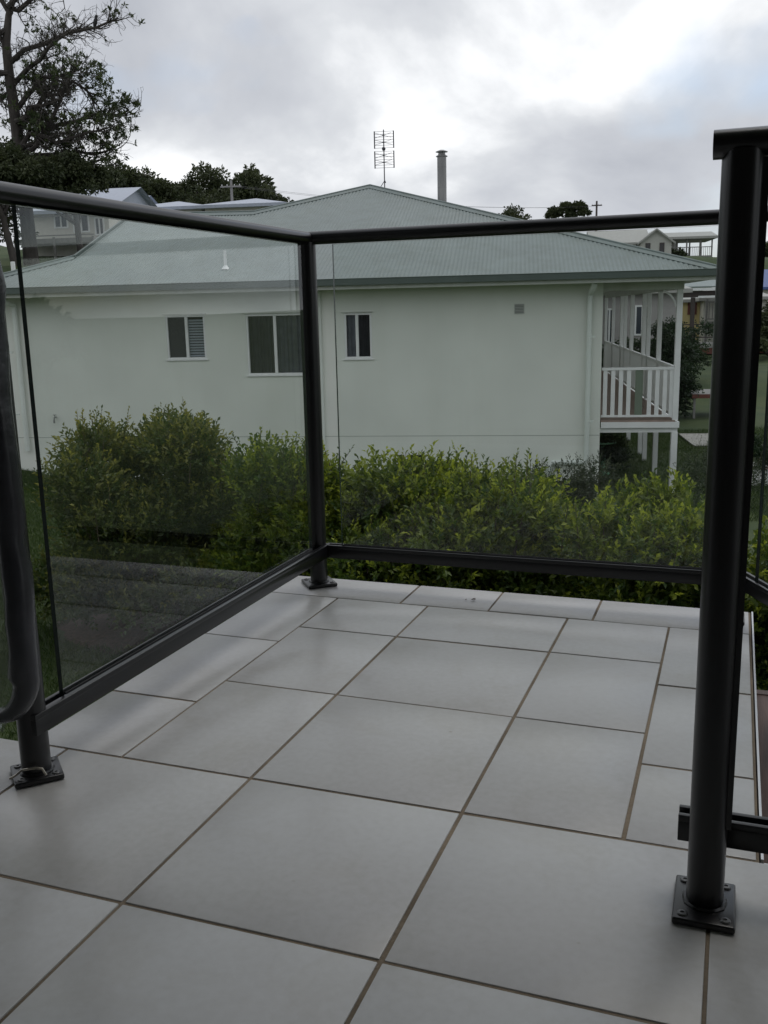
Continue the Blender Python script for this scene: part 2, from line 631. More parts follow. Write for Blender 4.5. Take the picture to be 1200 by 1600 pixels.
def shoots(tips, dirs, nl, ll, lw, slen, young=0.55, spread=0.8):
    """Leafy shoots ending near tips: returns leaf positions, axes, sizes, tints."""
    m_ = len(tips)
    t = np.linspace(0.05, 1, nl)[None, :, None]
    P = tips[:, None, :] + dirs[:, None, :] * (t - 0.3) * np.asarray(slen).reshape(-1, 1, 1)
    side = rng.normal(size=(m_, nl, 3))
    D = dirs[:, None, :] * (0.35 + 0.6 * t) + unit(side) * spread
    D[..., 2] += 0.12
    tw = np.repeat(t[..., 0], m_, 0)
    tint = rng.random((m_, 1)) ** 1.8 * young * 1.15 * (0.3 + 0.95 * tw ** 2) + rng.random((m_, nl)) * 0.15
    size = ll * (0.75 + 0.5 * rng.random((m_, nl))) * (1.05 - 0.3 * tw)
    k = m_ * nl
    return P.reshape(k, 3), D.reshape(k, 3), size.ravel(), size.ravel() * lw, tint.ravel()


def blob_points(blobs, n):
    """Points and outward directions over lumpy clumps (centre, radius)."""
    c = np.array([b[0] for b in blobs])
    r = np.array([b[1] for b in blobs])
    w = (r ** 2) / (r ** 2).sum()
    k = rng.choice(len(blobs), n, p=w)
    u = unit(rng.normal(size=(n, 3)))
    u[:, 2] = np.where(rng.random(n) < 0.75, np.abs(u[:, 2]), u[:, 2])
    rad = r[k] * (0.45 + 0.6 * rng.random(n) ** 0.6)
    p = c[k] + u * rad[:, None]
    return p, u


def shrub(name, base, cx, hgt, rx, ry, nsh, label, cat, group, material, ll=0.058, lw=0.48, sprigs=20, young=0.6, low=0.1, seed=0, sprig_len=(0.12, 0.34), foot=None):
    """A garden shrub: stems from the base, lumpy clumps of leafy shoots, loose sprigs on top."""
    root = thing(name, base, label, cat, group)
    b = np.array(base)
    nb = int(13 + 14 * rx * ry + 6 * hgt)
    blobs = []
    for i in range(nb):
        a = rng.random() * 2 * math.pi
        q = math.sqrt(rng.random())
        z = low + (hgt - low) * (0.12 + 0.8 * rng.random())
        hshrink = 1.0 - 0.45 * max(0.0, (z / hgt - 0.6) / 0.4) ** 2
        blobs.append((np.array([q * math.cos(a) * rx * 0.85 * hshrink + cx * z / hgt, q * math.sin(a) * ry * 0.8 * hshrink, z]), 0.18 + 0.20 * rng.random()))
    for i in range(int(10 * (rx + ry))):
        a = rng.random() * 2 * math.pi
        q = 0.55 + 0.45 * rng.random()
        blobs.append((np.array([q * math.cos(a) * rx * 0.95, q * math.sin(a) * ry * 0.95, max(low, 0.16) + 0.15 + 0.3 * rng.random()]), 0.2 + 0.1 * rng.random()))
    p, u = blob_points(blobs, nsh)
    p[:, 2] = np.maximum(p[:, 2], low * 0.6 + 0.02)
    dirs = unit(u * 0.7 + rng.normal(size=u.shape) * 0.35 + np.array([0, 0, 0.55]))
    A = shoots(p, dirs, 11, ll, lw, 0.14 + 0.12 * rng.random(nsh), young)
    A = list(A)
    A[4] = A[4] * (0.45 + 0.65 * np.clip(A[0][:, 2] / hgt, 0, 1) ** 1.5)      # new growth above; lower leaves painted darker to stand in for shade
    # sprigs
    sp = []
    mbs = MB()
    for i in range(sprigs):
        bl = blobs[rng.integers(len(blobs))]
        top = max((q for q in blobs[:nb]), key=lambda q: q[0][2] - 2.0 * np.hypot(*(q[0][:2] - bl[0][:2])))
        st = top[0] + np.array([rng.normal() * 0.12, rng.normal() * 0.12, top[1] * 0.7])
        ln_ = rng.uniform(*sprig_len)
        dv = unit(np.array([rng.normal() * 0.28, rng.normal() * 0.28, 1.0]))
        sp.append((st, dv, ln_))
        mbs.tube([b + st - dv * 0.2, b + st + dv * ln_ * 0.6, b + st + dv * ln_ * 1.0], [0.004, 0.0025, 0.0012], 4, False)
    if sp:
        B = shoots(np.array([s_[0] + s_[1] * s_[2] * 0.3 for s_ in sp]), np.array([s_[1] for s_ in sp]), 12, ll * 0.8, lw, np.array([s_[2] for s_ in sp]), min(1.0, young + 0.3), 0.75)
        A = [np.concatenate([x, y]) for x, y in zip(A, B)]
    me = leaf_mesh('foliage', A[0], A[1], A[2], A[3], A[4], material)
    link('foliage', me, root)
    for i in range(7):
        bl = blobs[i % len(blobs)][0]
        mid = bl * np.array([0.45, 0.45, 0.5]) + rng.normal(size=3) * 0.05
        f0 = np.array([rng.normal() * 0.06 * rx, rng.normal() * 0.06 * ry, -0.05])
        mbs.tube([b + f0, b + mid, b + bl], [0.028, 0.018, 0.008], 6, False)
    mbs.build('stem', stemm, root, smooth=True)
    return root


def crown_tree(name, base, hgt, blobs, nleaf, ll, label, material, group=None, trunk_r=0.25, young=0.5, cat='tree', limbs=8, lw=0.55):
    """Far tree: trunk, limbs and a crown of leaf clumps; blobs are (x, y, z, r) from the base in site axes."""
    root = thing(name, base, label, cat, group)
    b = np.array(base)
    w = np.array(WV)
    n_ = np.array(NV)
    bl = [(w * q[0] + n_ * q[1] + np.array([0, 0, q[2]]), q[3]) for q in blobs]
    # sub-clumps over each blob so the outline breaks up
    sub = []
    for c, r in bl:
        for i in range(int(10 + r * 5)):
            u = unit(rng.normal(size=3))
            u[2] = abs(u[2]) * 0.9 - 0.2
            sub.append((c + u * r * (0.55 + 0.45 * rng.random()), r * rng.uniform(0.18, 0.38)))
    c = np.array([s_[0] for s_ in sub])
    r = np.array([s_[1] for s_ in sub])
    k = rng.choice(len(sub), nleaf, p=r ** 2 / (r ** 2).sum())
    u = unit(rng.normal(size=(nleaf, 3)))
    P = c[k] + u * (r[k] * rng.random(nleaf) ** 0.5)[:, None] * np.array([1, 1, 0.75])
    D = unit(u + rng.normal(size=u.shape) * 0.6)
    sz = ll * (0.6 + 0.8 * rng.random(nleaf))
    tint = rng.random(len(sub))[k] * young + rng.random(nleaf) * 0.4
    link('crown', leaf_mesh('crown', P, D, sz, sz * lw, tint, material), root)
    mb = MB()
    top = np.array(sorted(bl, key=lambda q: -q[0][2])[0][0])
    mb.tube([b + np.array([0, 0, -0.3]), b + top * np.array([0.3, 0.3, 0.45]), b + top * np.array([0.8, 0.8, 0.85])], [trunk_r, trunk_r * 0.7, trunk_r * 0.25], 8, False)
    for i in range(min(limbs, len(bl) * 2)):
        tgt = bl[i % len(bl)][0] + rng.normal(size=3) * bl[i % len(bl)][1] * 0.4
        st = top * np.array([0.25, 0.25, 0.35 + 0.2 * rng.random()])
        mb.tube([b + st, b + (st + tgt) / 2 + rng.normal(size=3) * 0.2, b + tgt], [trunk_r * 0.5, trunk_r * 0.33, trunk_r * 0.12], 6, False)
    mb.build('trunk', bark, root, smooth=True)
    return root


# ------------------------------------------------------------------ terrain
CTRL = np.array([
    (-1.5, -18, -2.2), (-8, -18, -2.0), (6, -18, -2.5), (-5.4, -9.5, -2.02), (-1, -11, -2.15), (2, -11, -2.35), (-9.2, -3.4, -2.1),
    (-11.3, -.2, -2.1), (-10.4, -.3, -2.42), (-6, 0, -2.55), (0, 0, -2.62), (1.3, 2.5, -2.63), (3, 7, -2.58), (-14, 0, -1.4),
    (5.6, 11.4, -2.43), (4.2, 5, -2.5), (3, .8, -2.55), (-17, 10, 0.9), (-22, 22, 3.0), (-24, 27, 3.75), (-20, 28, 3.75), (-20, 36, 4.2), (-30, 53, 6.2),
    (-20, 54, 6.3), (-17, 32, 3.6), (5, 67, 5.3), (-2, 66, 5.3), (9, 57, 4.3), (13.5, 62, 4.3), (3, 77, 6.6), (8.2, 35, -1.5),
    (8.3, 22, -1.7), (3.4, 22, -1.7), (13.8, 46, 0.2), (21, 80, 3.3), (30, 40, -3), (-30, 0, 0.6), (-40, 20, 4), (-6, 20, -1.2), (0, 40, 0.0),
    (-6, 8, -2.2), (-60, 60, 9), (40, 90, 1), (0, -60, -2), (60, 0, -5), (-60, -20, 1), (0, 200, 3), (200, 150, -3), (-200, 150, 10), (200, -100, -6), (-200, -100, 0), (0, -250, -3),
])


def ground_z(s, d):
    s = np.asarray(s, float)
    d = np.asarray(d, float)
    r2 = (s[..., None] - CTRL[:, 0]) ** 2 + (d[..., None] - CTRL[:, 1]) ** 2 + 0.4
    w = r2 ** -1.7
    return (w * CTRL[:, 2]).sum(-1) / w.sum(-1)


def gz(s, d):
    return float(ground_z(s, d))


def terrain():
    def axis(c, near, far):
        t = np.linspace(-1, 1, 171)
        return c + near * t + (far - near) * np.sign(t) * np.abs(t) ** 5
    S, Dd = np.meshgrid(axis(-4, 34, 700), axis(14, 40, 700), indexing='ij')
    Z = ground_z(S, Dd)
    P = np.array(HO)[None, None] + S[..., None] * np.array(WV) + Dd[..., None] * np.array(NV)
    P[..., 2] = Z
    n = S.shape[0]
    idx = np.arange(n * n).reshape(n, n)
    F = np.stack([idx[:-1, :-1], idx[1:, :-1], idx[1:, 1:], idx[:-1, 1:]], -1).reshape(-1, 4)
    me = bpy.data.meshes.new('lawn_ground')
    me.from_pydata(P.reshape(-1, 3).tolist(), [], F.tolist())
    me.polygons.foreach_set('use_smooth', [True] * len(me.polygons))
    me.materials.append(lawn)
    struct(link('lawn_ground', me))


terrain()


# ------------------------------------------------------------------ our own house behind the viewer and the tiled deck
T = 0.4      # tile pitch

hb = thing('home_building', (0.6, -2.4, -2.6), 'unseen dark-walled home behind the tiled deck, its eave widened to shade the tiles', 'house')
mb = MB().box((-7, -7.5, -2.6), (7, -2.4, 2.75))
mb.build('wall', taupe, hb)
mb = MB().box((-7.6, -8.0, 2.77), (7.6, 1.0, 2.95))  # unseen eave, added and pulled forward to keep sky off the near tiles
mb.build('shading_eave', fasciam, hb)


def build_deck():
    slab = MB()
    slab.box((-4.2, -2.4, -0.30), (4.6, 0.392, -0.010))
    slab.box((-0.500, 0.3919, -0.30), (0.868, 1.666, -0.0101))
    deck = slab.build('tiled_deck', [concrete])
    struct(deck)
    g = MB()
    g.box((-4.2, -2.4, -0.0099), (4.6, 0.392, -0.0022))
    g.box((-0.500, 0.3921, -0.0099), (0.868, 1.666, -0.00221))
    g.build('grout_bed', grout, deck)
    u_b = [-1.255, -0.70, 0.0, 1.0, 1.665, 2.165]
    tiles = []
    # main field in front of the bay
    us = [-10.0, -9, -8, -7, -6, -5, -4, -3, -2, -1.01, 0, 1, 2, 3, 4, 5, 6, 7, 8, 9, 10, 11.4]
    for v0, v1 in ((-1, 0), (0, 1.0), (-2, -1), (-3, -2), (-4, -3)):
        for a, b in zip(us[:-1], us[1:]):
            if v1 == 1.0:
                tiles.append((a, b, 0.0, 0.985))
            else:
                tiles.append((a, b, v0, v1))
    # bay interior
    for v0, v1 in ((0.985, 2.0), (2.0, 3.0), (3.0, 3.685)):
        for a, b in zip(u_b[1:4], u_b[2:5]):
            tiles.append((a, b, v0, v1))
    for a, b in zip((0.985, 1.68, 2.70), (1.68, 2.70, 3.685)):
        tiles.append((u_b[0], u_b[1], a, b))
    for a, b in zip((0.985, 1.665, 2.66), (1.665, 2.66, 3.685)):
        tiles.append((u_b[4], u_b[5], a, b))
    for a, b in zip((-1.255, -0.215, 0.44, 1.165), (-0.215, 0.44, 1.165, 2.165)):
        tiles.append((a, b, 3.685, 4.17))
    cache = {}
    gap = 0.0062
    for (a, b, c, d) in tiles:
        w_, h_ = round((b - a) * T - gap, 4), round((d - c) * T - gap, 4)
        key = (w_, h_)
        if key not in cache:
            cache[key] = MB().box((-w_ / 2, -h_ / 2, -0.0098), (w_ / 2, h_ / 2, 0)).mesh('tile', tilem, smooth=True, bevel=0.0016, seg=2)
        o = put('tile', cache[key], deck, ((a + b) / 2 * T + rng.normal() * 0.0004, (c + d) / 2 * T + rng.normal() * 0.0004, rng.normal() * 0.00025))
        o.rotation_euler = (rng.normal() * 0.0008, rng.normal() * 0.0008, rng.normal() * 0.0006)
    # aluminium edge strip on the right of the bay and its render face
    MB().box((0.8705, 0.40, -0.05), (0.8745, 1.668, 0.0005)).build('edge_trim', alu, deck)
    MB().box((0.8750, 0.393, -0.05), (4.6, 0.3965, -0.003)).build('edge_trim', alu, deck)
    # timber landing beside the bay, boards side by side
    ld = MB().box((0.885, 0.41, -0.42), (2.3, 1.50, -0.20))
    land = struct(ld.build('timber_landing', brownp))
    bw = 0.138
    pm = MB().box((-bw / 2, -0.56, -0.025), (bw / 2, 0.56, 0)).mesh('plank', timber, smooth=True, bevel=0.004)
    for i in range(10):
        put('plank', pm, land, (0.885 + bw / 2 + i * (bw + 0.005), 0.965, -0.172 + rng.normal() * 0.0006))
    MB().box((0.885, 1.502, -0.45), (2.3, 1.53, -0.17)).build('fascia_board', timber, land)
    # posts below the landing and deck
    for x, y in ((0.95, 1.45), (2.2, 1.45)):
        MB().box((x - 0.045, y - 0.045, -2.6), (x + 0.045, y + 0.045, -0.42)).build('post', brownp, land)
    for x, y in ((-0.35, 1.5), (0.7, 1.5), (-3.5, 0.2), (3.5, 0.2), (-1.6, 0.2)):
        MB().box((x - 0.075, y - 0.075, -2.6), (x + 0.075, y + 0.075, -0.299)).build('pier', concrete, deck)


build_deck()


# ------------------------------------------------------------------ balustrade
PR = 0.0265         # post radius
RAIL_Z, RAIL_R, RAIL_H = 1.042, 0.0245, 0.0185
LOW0, LOW1 = 0.090, 0.128


def post(parent, x, y, rot, top=RAIL_Z - 0.012, r=PR, plate=(0.092, 0.092), fin=None, wire=False, plate_off=(0, 0)):
    mb = MB().tube([(x, y, 0.009), (x, y, top)], r, 28)
    if fin:
        for ang in fin:
            dx, dy = math.cos(ang), math.sin(ang)
            px_, py_ = -dy, dx
            o = Vector((x + dx * (r - 0.003) - px_ * 0.011, y + dy * (r - 0.003) - py_ * 0.011, 0.13))
            mb.obox(o, Vector((dx, dy, 0)) * 0.0075, Vector((px_, py_, 0)) * 0.007, Vector((0, 0, top - 0.14)))
            mb.obox(o + Vector((px_, py_, 0)) * 0.015, Vector((dx, dy, 0)) * 0.0075, Vector((px_, py_, 0)) * 0.007, Vector((0, 0, top - 0.14)))
    p = mb.build('post', black, parent, smooth=True)
    ca, sa = math.cos(rot), math.sin(rot)
    ax, ay = Vector((ca, sa, 0)), Vector((-sa, ca, 0))
    cx_, cy_ = x + plate_off[0], y + plate_off[1]
    o = Vector((cx_, cy_, 0.0008)) - ax * plate[0] / 2 - ay * plate[1] / 2
    MB().obox(o, ax * plate[0], ay * plate[1], Vector((0, 0, 0.0105))).build('base_plate', black, p, smooth=True, bevel=0.003, seg=3)
    # weld bead round the foot
    pts = []
    mbw = MB()
    for k in range(25):
        a = 2 * math.pi * k / 24
        rr = r + 0.0015 + 0.0008 * math.sin(9 * a)
        pts.append((x + rr * math.cos(a), y + rr * math.sin(a), 0.0125))
    mbw.tube(pts, 0.0036, 6, False)
    mbw.build('weld_bead', black, p, smooth=True)
    for sx in (-1, 1):
        for sy in (-1, 1):
            q = Vector((cx_, cy_, 0.0112)) + ax * sx * (plate[0] / 2 - 0.013) + ay * sy * (plate[1] / 2 - 0.013)
            MB().lathe(q, [(0.0075, 0), (0.0075, 0.001), (0.006, 0.0024), (0.0028, 0.0026), (0.0026, 0.0012)], 12).build('bolt', screw, p, smooth=True)
    return p


bal = thing('glass_balustrade', (-0.39, 1.59, 0), 'black tubular balustrade with clear glass around the left and back of the deck bay', 'balustrade')
post(bal, -0.392, 1.590, math.radians(40), plate_off=(0.0, 0.0))
lp = post(bal, -0.386, 0.283, math.radians(47), plate=(0.086, 0.086))
# bent wire offcut lying on the left base plate: springy bare bracket
MB().tube([(-0.405, 0.234, 0.014), (-0.392, 0.237, 0.022), (-0.384, 0.243, 0.030), (-0.362, 0.254, 0.032), (-0.352, 0.259, 0.030), (-0.347, 0.262, 0.017)], 0.0022, 8).build('wire_clip', weld, lp, smooth=True)
post(bal, 0.812, 1.590, math.radians(0), plate=(0.076, 0.09), plate_off=(0.002, -0.012), r=0.025)
# oval top rail, mitred at the corner, and bending again at the far right post
END = (1.34, 0.542)
MB().tube([(-0.392, -0.35, RAIL_Z), (-0.392, 1.590, RAIL_Z), (0.838, 1.590, RAIL_Z), (END[0], END[1], RAIL_Z)], RAIL_R, 28, True, RAIL_H).build('top_rail', black, bal, smooth=True, angle=40)


def low_rail(parent, p, q, nrm, name='bottom_rail', inner=0.016):
    """Box rail with a glazing channel on top and a lip along its lower edge."""
    p, q, nrm = Vector(p), Vector(q), Vector(nrm)
    d = q - p
    mb = MB()
    for (n0, n1, z0, z1) in ((-0.016, inner, 0.0, 0.030), (-0.016, -0.0075, 0.0295, 0.040), (0.0075, inner, 0.0295, 0.040)):
        mb.obox(p + nrm * n0 + ZV * z0, d, nrm * (n1 - n0), ZV * (z1 - z0))
    return mb.build(name, black, parent, smooth=True, bevel=0.0014)


def panel(parent, p, q, z0, z1, nrm, th=0.0095):
    p, q, nrm = Vector(p), Vector(q), Vector(nrm)
    d = q - p
    mb = MB()
    o = p - nrm * th / 2
    vs = [o, o + d, o + d + nrm * th, o + nrm * th]
    lo = [Vector((v.x, v.y, z0)) for v in vs]
    hi = [Vector((v.x, v.y, z1)) for v in vs]
    mb.add(lo + hi, [(0, 1, 5, 4), (2, 3, 7, 6)])
    mb.slot = 1
    mb.add(lo + hi, [(1, 2, 6, 5), (3, 0, 4, 7), (0, 3, 2, 1), (4, 5, 6, 7)])
    g = mb.build('glass_panel', [glass, glass_edge], parent)
    return g


def gaskets(parent, p, q, nrm, z):
    p, q, nrm = Vector(p), Vector(q), Vector(nrm)
    mb = MB()
    for sg in (-1, 1):
        mb.obox(Vector((p.x, p.y, z)) + nrm * (sg * 0.0062 - 0.0012), q - p, nrm * 0.0024, ZV * 0.006)
    mb.build('glazing_gasket', gasket, parent)


# left panel stands between the two left posts, its rail fixed on their inner side
XL = -0.380
low_rail(bal, (XL, 0.262, 0.090), (XL, 1.612, 0.090), (1, 0, 0), inner=0.022)
gl1 = panel(bal, (XL, 0.362, 0), (XL, 1.512, 0), 0.1215, 1.0225, (1, 0, 0))
gaskets(gl1, (XL, 0.366, 0), (XL, 1.508, 0), (1, 0, 0), 0.1265)
# back panel
low_rail(bal, (-0.368, 1.600, 0.090), (0.822, 1.600, 0.090), (0, 1, 0))
gl2 = panel(bal, (-0.314, 1.600, 0), (0.742, 1.600, 0), 0.1215, 1.0225, (0, 1, 0))
gaskets(gl2, (-0.31, 1.600, 0), (0.74, 1.600, 0), (0, 1, 0), 0.1265)
# returning panel at the far right
dv = Vector((END[0] - 0.838, END[1] - 1.590, 0)).normalized()
nv = Vector((-dv.y, dv.x, 0))
p0 = Vector((0.838, 1.600, 0))
low_rail(bal, p0 + ZV * 0.090, p0 + dv * 1.15 + ZV * 0.090, nv)
gl3 = panel(bal, p0 + dv * 0.085, p0 + dv * 1.08, 0.1215, 1.0225, nv)
MB().tube([(END[0], END[1], -0.17), (END[0], END[1], RAIL_Z - 0.012)], PR, 20).build('post', black, bal, smooth=True)

# the nearer balustrade on the right, its rail running off to the right
bal2 = thing('glass_balustrade', (0.793, 0.250, 0), 'black end post standing nearest at the right with rails running off to the right', 'balustrade')
post(bal2, 0.793, 0.250, 0.0, r=0.0250, plate=(0.082, 0.108), fin=(0.0,), top=1.008)
MB().tube([(0.758, 0.250, 1.0165), (2.6, 0.250, 1.0165)], 0.025, 32, True, 0.0168).build('top_rail', black, bal2, smooth=True)
low_rail(bal2, (0.752, 0.291, 0.082), (2.6, 0.291, 0.082), (0, 1, 0))
gl4 = panel(bal2, (0.99, 0.291, 0), (2.45, 0.291, 0), 0.1135, 0.985, (0, 1, 0))
gaskets(gl4, (0.90, 0.291, 0), (2.45, 0.291, 0), (0, 1, 0), 0.1185)
post(bal2, 2.5, 0.250, 0.0, plate=(0.084, 0.112), top=1.008)


# ------------------------------------------------------------------ clear plastic drop blind at the left
def blind():
    root = thing('patio_blind', (-0.33, 0.2, 0.11), 'clear plastic blind with a crinkled dark vinyl border hanging at the left edge', 'blind')
    y = 0.2
    # outline: down the right side, round the corner, along the foot to the left
    path = []
    for z in np.linspace(2.3, 0.24, 46):
        path.append((-0.312 + 0.003 * math.sin(z * 23) + 0.002 * math.sin(z * 51), y + 0.004 * math.sin(z * 17), z))
    for a in np.linspace(0, math.pi / 2, 12)[1:]:
        path.append((-0.312 - 0.075 + 0.075 * math.cos(a), y, 0.24 - 0.085 * math.sin(a)))
    side = path
    mb = MB()
    n = 12
    k = len(path)
    rad = [0.0245 + 0.0010 * math.sin(i * 1.7) + 0.0009 * math.sin(i * 3.1) for i in range(46)] + [0.023 - 0.001 * i for i in range(k - 46)]
    mb.tube(side, rad, 14, True)
    mb.build('vinyl_border', vinyl, root, smooth=True)
    # clear sheet, gently rippled, its foot rounded with the border
    mb = MB()
    nx, nz = 26, 40
    for i in range(nx + 1):
        for j in range(nz + 1):
            u = i / nx
            x = -0.318 - u * 1.3
            zb = 0.155 + 0.085 * max(0.0, 1 - u / 0.05) ** 2 - (0.04 if 0.02 < u < 0.07 else 0.02) * min(1, u * 20)
            z = zb + (2.3 - zb) * j / nz
            mb.v.append((x, y + 0.012 * math.sin(x * 19 + z * 2) + 0.008 * math.sin(z * 11 + x * 5), z))
    for i in range(nx):
        for j in range(nz):
            a = i * (nz + 1) + j
            mb.f.append((a, a + nz + 1, a + nz + 2, a + 1))
            mb.mi.append(0)
    mb.build('clear_sheet', pvc, root, smooth=True)
    # bunched clear foot of the sheet
    mb = MB()
    pts = [(-0.372 - 0.02 * i, y - 0.012 + 0.006 * math.sin(i * 2.1), 0.142 - 0.012 * math.sin(i * 0.9) + 0.004 * math.sin(i * 2.7)) for i in range(14)]
    mb.tube(pts, [0.006 + 0.006 * abs(math.sin(i * 1.3)) for i in range(14)], 10, True)
    mb.build('rolled_foot', pvc, root, smooth=True)
    MB().box((-1.6, y - 0.03, 2.3), (-0.28, y + 0.03, 2.77)).build('blind_box', black, root, bevel=0.005)


blind()


# ------------------------------------------------------------------ the green house next door
house = thing('green_house', H(0, 0, -2.6), 'pale green rendered house with a corrugated green iron roof beyond the hedge', 'house')

EAVE_D, EAVE_Z, PITCH = -0.57, 1.415, math.radians(19.5)
SR, SL = 1.83, -12.15


def roof_z(d):
    return EAVE_Z + (d - EAVE_D) * math.tan(PITCH)


APEX = (-5.08, 6.15)
OUT = [(SR, EAVE_D), APEX, (-7.45, 4.12), (-10.42, 4.30), (-10.42, 1.22), (SL, EAVE_D)]


def top_d(s):
    """upper edge of the front roof plane above s"""
    pts = OUT
    if s >= APEX[0]:
        return EAVE_D + (APEX[1] - EAVE_D) * (SR - s) / (SR - APEX[0])
    if s >= -7.45:
        return 4.12 + (APEX[1] - 4.12) * (s + 7.45) / (APEX[0] + 7.45)
    if s >= -10.42:
        return 4.30 + (4.12 - 4.30) * (s + 10.42) / (10.42 - 7.45)
    return EAVE_D + (1.22 - EAVE_D) * (s - SL) / (-10.42 - SL)


def corr(x):
    return 0.006 * math.cos(2 * math.pi * x / 0.076)


def build_roof():
    tn = math.tan(PITCH)
    nup = NV * (-math.sin(PITCH)) + ZV * math.cos(PITCH)
    mb = MB()
    step = 0.076 / 6
    s = SL
    prev = None
    while s <= SR + 1e-6:
        t = top_d(s) if s < SR else EAVE_D
        off = nup * corr(s)
        a = H(s, EAVE_D - 0.04, roof_z(EAVE_D - 0.04)) + off
        b = H(s, max(t, EAVE_D - 0.03), roof_z(max(t, EAVE_D - 0.03))) + off
        if prev:
            mb.add([prev[0], a, b, prev[1]], [(0, 1, 2, 3)])
        prev = (a, b)
        # the gable end jumps at the barge
        s2 = s + step
        if s < -10.42 <= s2:
            s = -10.42
            prev = None
            t0 = top_d(-10.42 - 1e-6)
            c = H(s, EAVE_D - 0.04, roof_z(EAVE_D - 0.04))
            mb.add([a, c, H(s, t0, roof_z(t0)), b], [(0, 1, 2, 3)])
            prev = (c, H(s, 4.30, roof_z(4.30)))
            s2 = s + step
        s = s2
    mb.build('roof', roofm, house, smooth=True, angle=75)
    roof = COL.objects['roof']
    # right plane along the veranda side
    back = 26.0
    mb = MB()
    ztop = roof_z(APEX[1])
    e0 = H(SR, EAVE_D - 0.02, EAVE_Z - 0.01)
    e1 = H(SR, back, EAVE_Z - 0.01)
    r0 = H(APEX[0], APEX[1], ztop - 0.01)
    r1 = H(APEX[0], back - 6.5, ztop - 0.01)
    mb.add([e0, e1, r1, r0], [(0, 1, 2, 3)])
    mb.add([e1, H(-11.9, back, EAVE_Z - 0.01), r1], [(0, 1, 2)])
    # left main plane and the wing's rear plane and gable
    mb.add([r0, r1, H(-11.9, back, EAVE_Z - .01), H(-11.9, 8.4, EAVE_Z - .01), H(-7.45, 4.14, roof_z(4.12) - .01)], [(0, 1, 2, 3, 4)])
    mb.add([H(-10.42, 4.31, roof_z(4.30) - .01), H(-7.45, 4.13, roof_z(4.12) - .01), H(-7.45, 9.2, EAVE_Z), H(-10.42, 9.2, EAVE_Z)], [(0, 1, 2, 3)])
    mb.add([H(-10.42, 1.22, roof_z(1.22)), H(-10.42, 4.30, roof_z(4.30)), H(-10.42, 7.4, roof_z(1.22))], [(0, 1, 2)])
    mb.add([H(SL, EAVE_D, EAVE_Z), H(SL, 9.2, EAVE_Z), H(-10.42, 7.4, roof_z(1.22)), H(-10.42, 1.22, roof_z(1.22))], [(0, 1, 2, 3)])
    mb.build('rear_roof', roofm, house)

    # hip and ridge capping: folded flashing riding on the corrugation crests
    def capping(p, q, side_n, far_n, wid=0.16):
        p, q = Vector(p), Vector(q)
        d = (q - p).normalized()
        mbc = MB()
        up = Vector((0, 0, 1))
        lift = up * 0.028
        mid0, mid1 = p + lift * 1.6, q + lift * 1.6
        a0, a1 = p + side_n * wid + lift * 0.50, q + side_n * wid + lift * 0.50
        b0, b1 = p + far_n * wid + lift * 0.4, q + far_n * wid + lift * 0.4
        mbc.add([mid0, mid1, a1, a0, b1, b0], [(0, 1, 2, 3), (1, 0, 5, 4)])
        th = up * 0.006
        mbc.add([a0, a1, a1 - th, a0 - th], [(0, 1, 2, 3)])
        mbc.tube([mid0, mid1], 0.020, 8)
        mbc.build('ridge_capping', roofm, roof, smooth=True)

    def P(s, d):
        return H(s, d, roof_z(d))
    slope_dn = (NV * -math.cos(PITCH) - ZV * math.sin(PITCH))
    rs = (WV * math.cos(PITCH) - ZV * math.sin(PITCH))
    ls = (-WV * math.cos(PITCH) - ZV * math.sin(PITCH))
    capping(P(SR, EAVE_D), P(*APEX), slope_dn, rs)
    capping(P(*APEX), P(-7.45, 4.12), slope_dn, ls)
    capping(P(-7.45, 4.12), P(-10.45, 4.30), slope_dn, NV * math.cos(PITCH) - ZV * math.sin(PITCH))
    capping(P(-10.42, 1.22), P(SL, EAVE_D), slope_dn, ls)
    # barge roll on the small gable
    MB().beam(P(-10.44, 1.15) + ZV * 0.01, P(-10.44, 4.35) + ZV * 0.01, 0.05, 0.10).build('barge_board', gutterm, roof)
    capping(r0, r1, rs, ls)
    # white vent pipe with a collar, standing on the front slope
    b = P(-7.0, 0.22)
    MB().tube([b - ZV * 0.1, b + ZV * 0.33], 0.028, 12).lathe(b - ZV * 0.02, [(0.085, 0), (0.06, 0.03), (0.032, 0.07)], 14).build('vent_pipe', white, roof, smooth=True)
    # flue
    fb = H(-3.27, 5.36, roof_z(4.36))
    fl = MB().lathe(fb - ZV * 0.15, [(0.105, 0), (0.105, 1.30)], 22)
    for z in (0.45, 0.9):
        fl.lathe(fb + ZV * z, [(0.1045, 0), (0.107, 0.004), (0.107, 0.012), (0.1045, 0.016)], 22)
    f = fl.build('flue', steel, roof, smooth=True)
    c = MB().lathe(fb + ZV * 1.135, [(0.135, 0), (0.135, 0.012), (0.09, 0.035), (0.078, 0.075), (0.07, 0.075), (0.07, 0.02)], 22)
    c.lathe(fb + ZV * 1.235, [(0.14, 0), (0.14, 0.010), (0.05, 0.045), (0.01, 0.05)], 22)
    for a in range(4):
        dx = Vector((math.cos(a * 1.57), math.sin(a * 1.57), 0)) * 0.07
        c.tube([fb + ZV * 1.17 + dx, fb + ZV * 1.245 + dx], 0.006, 6)
    c.build('cowl', steel, f, smooth=True)


build_roof()

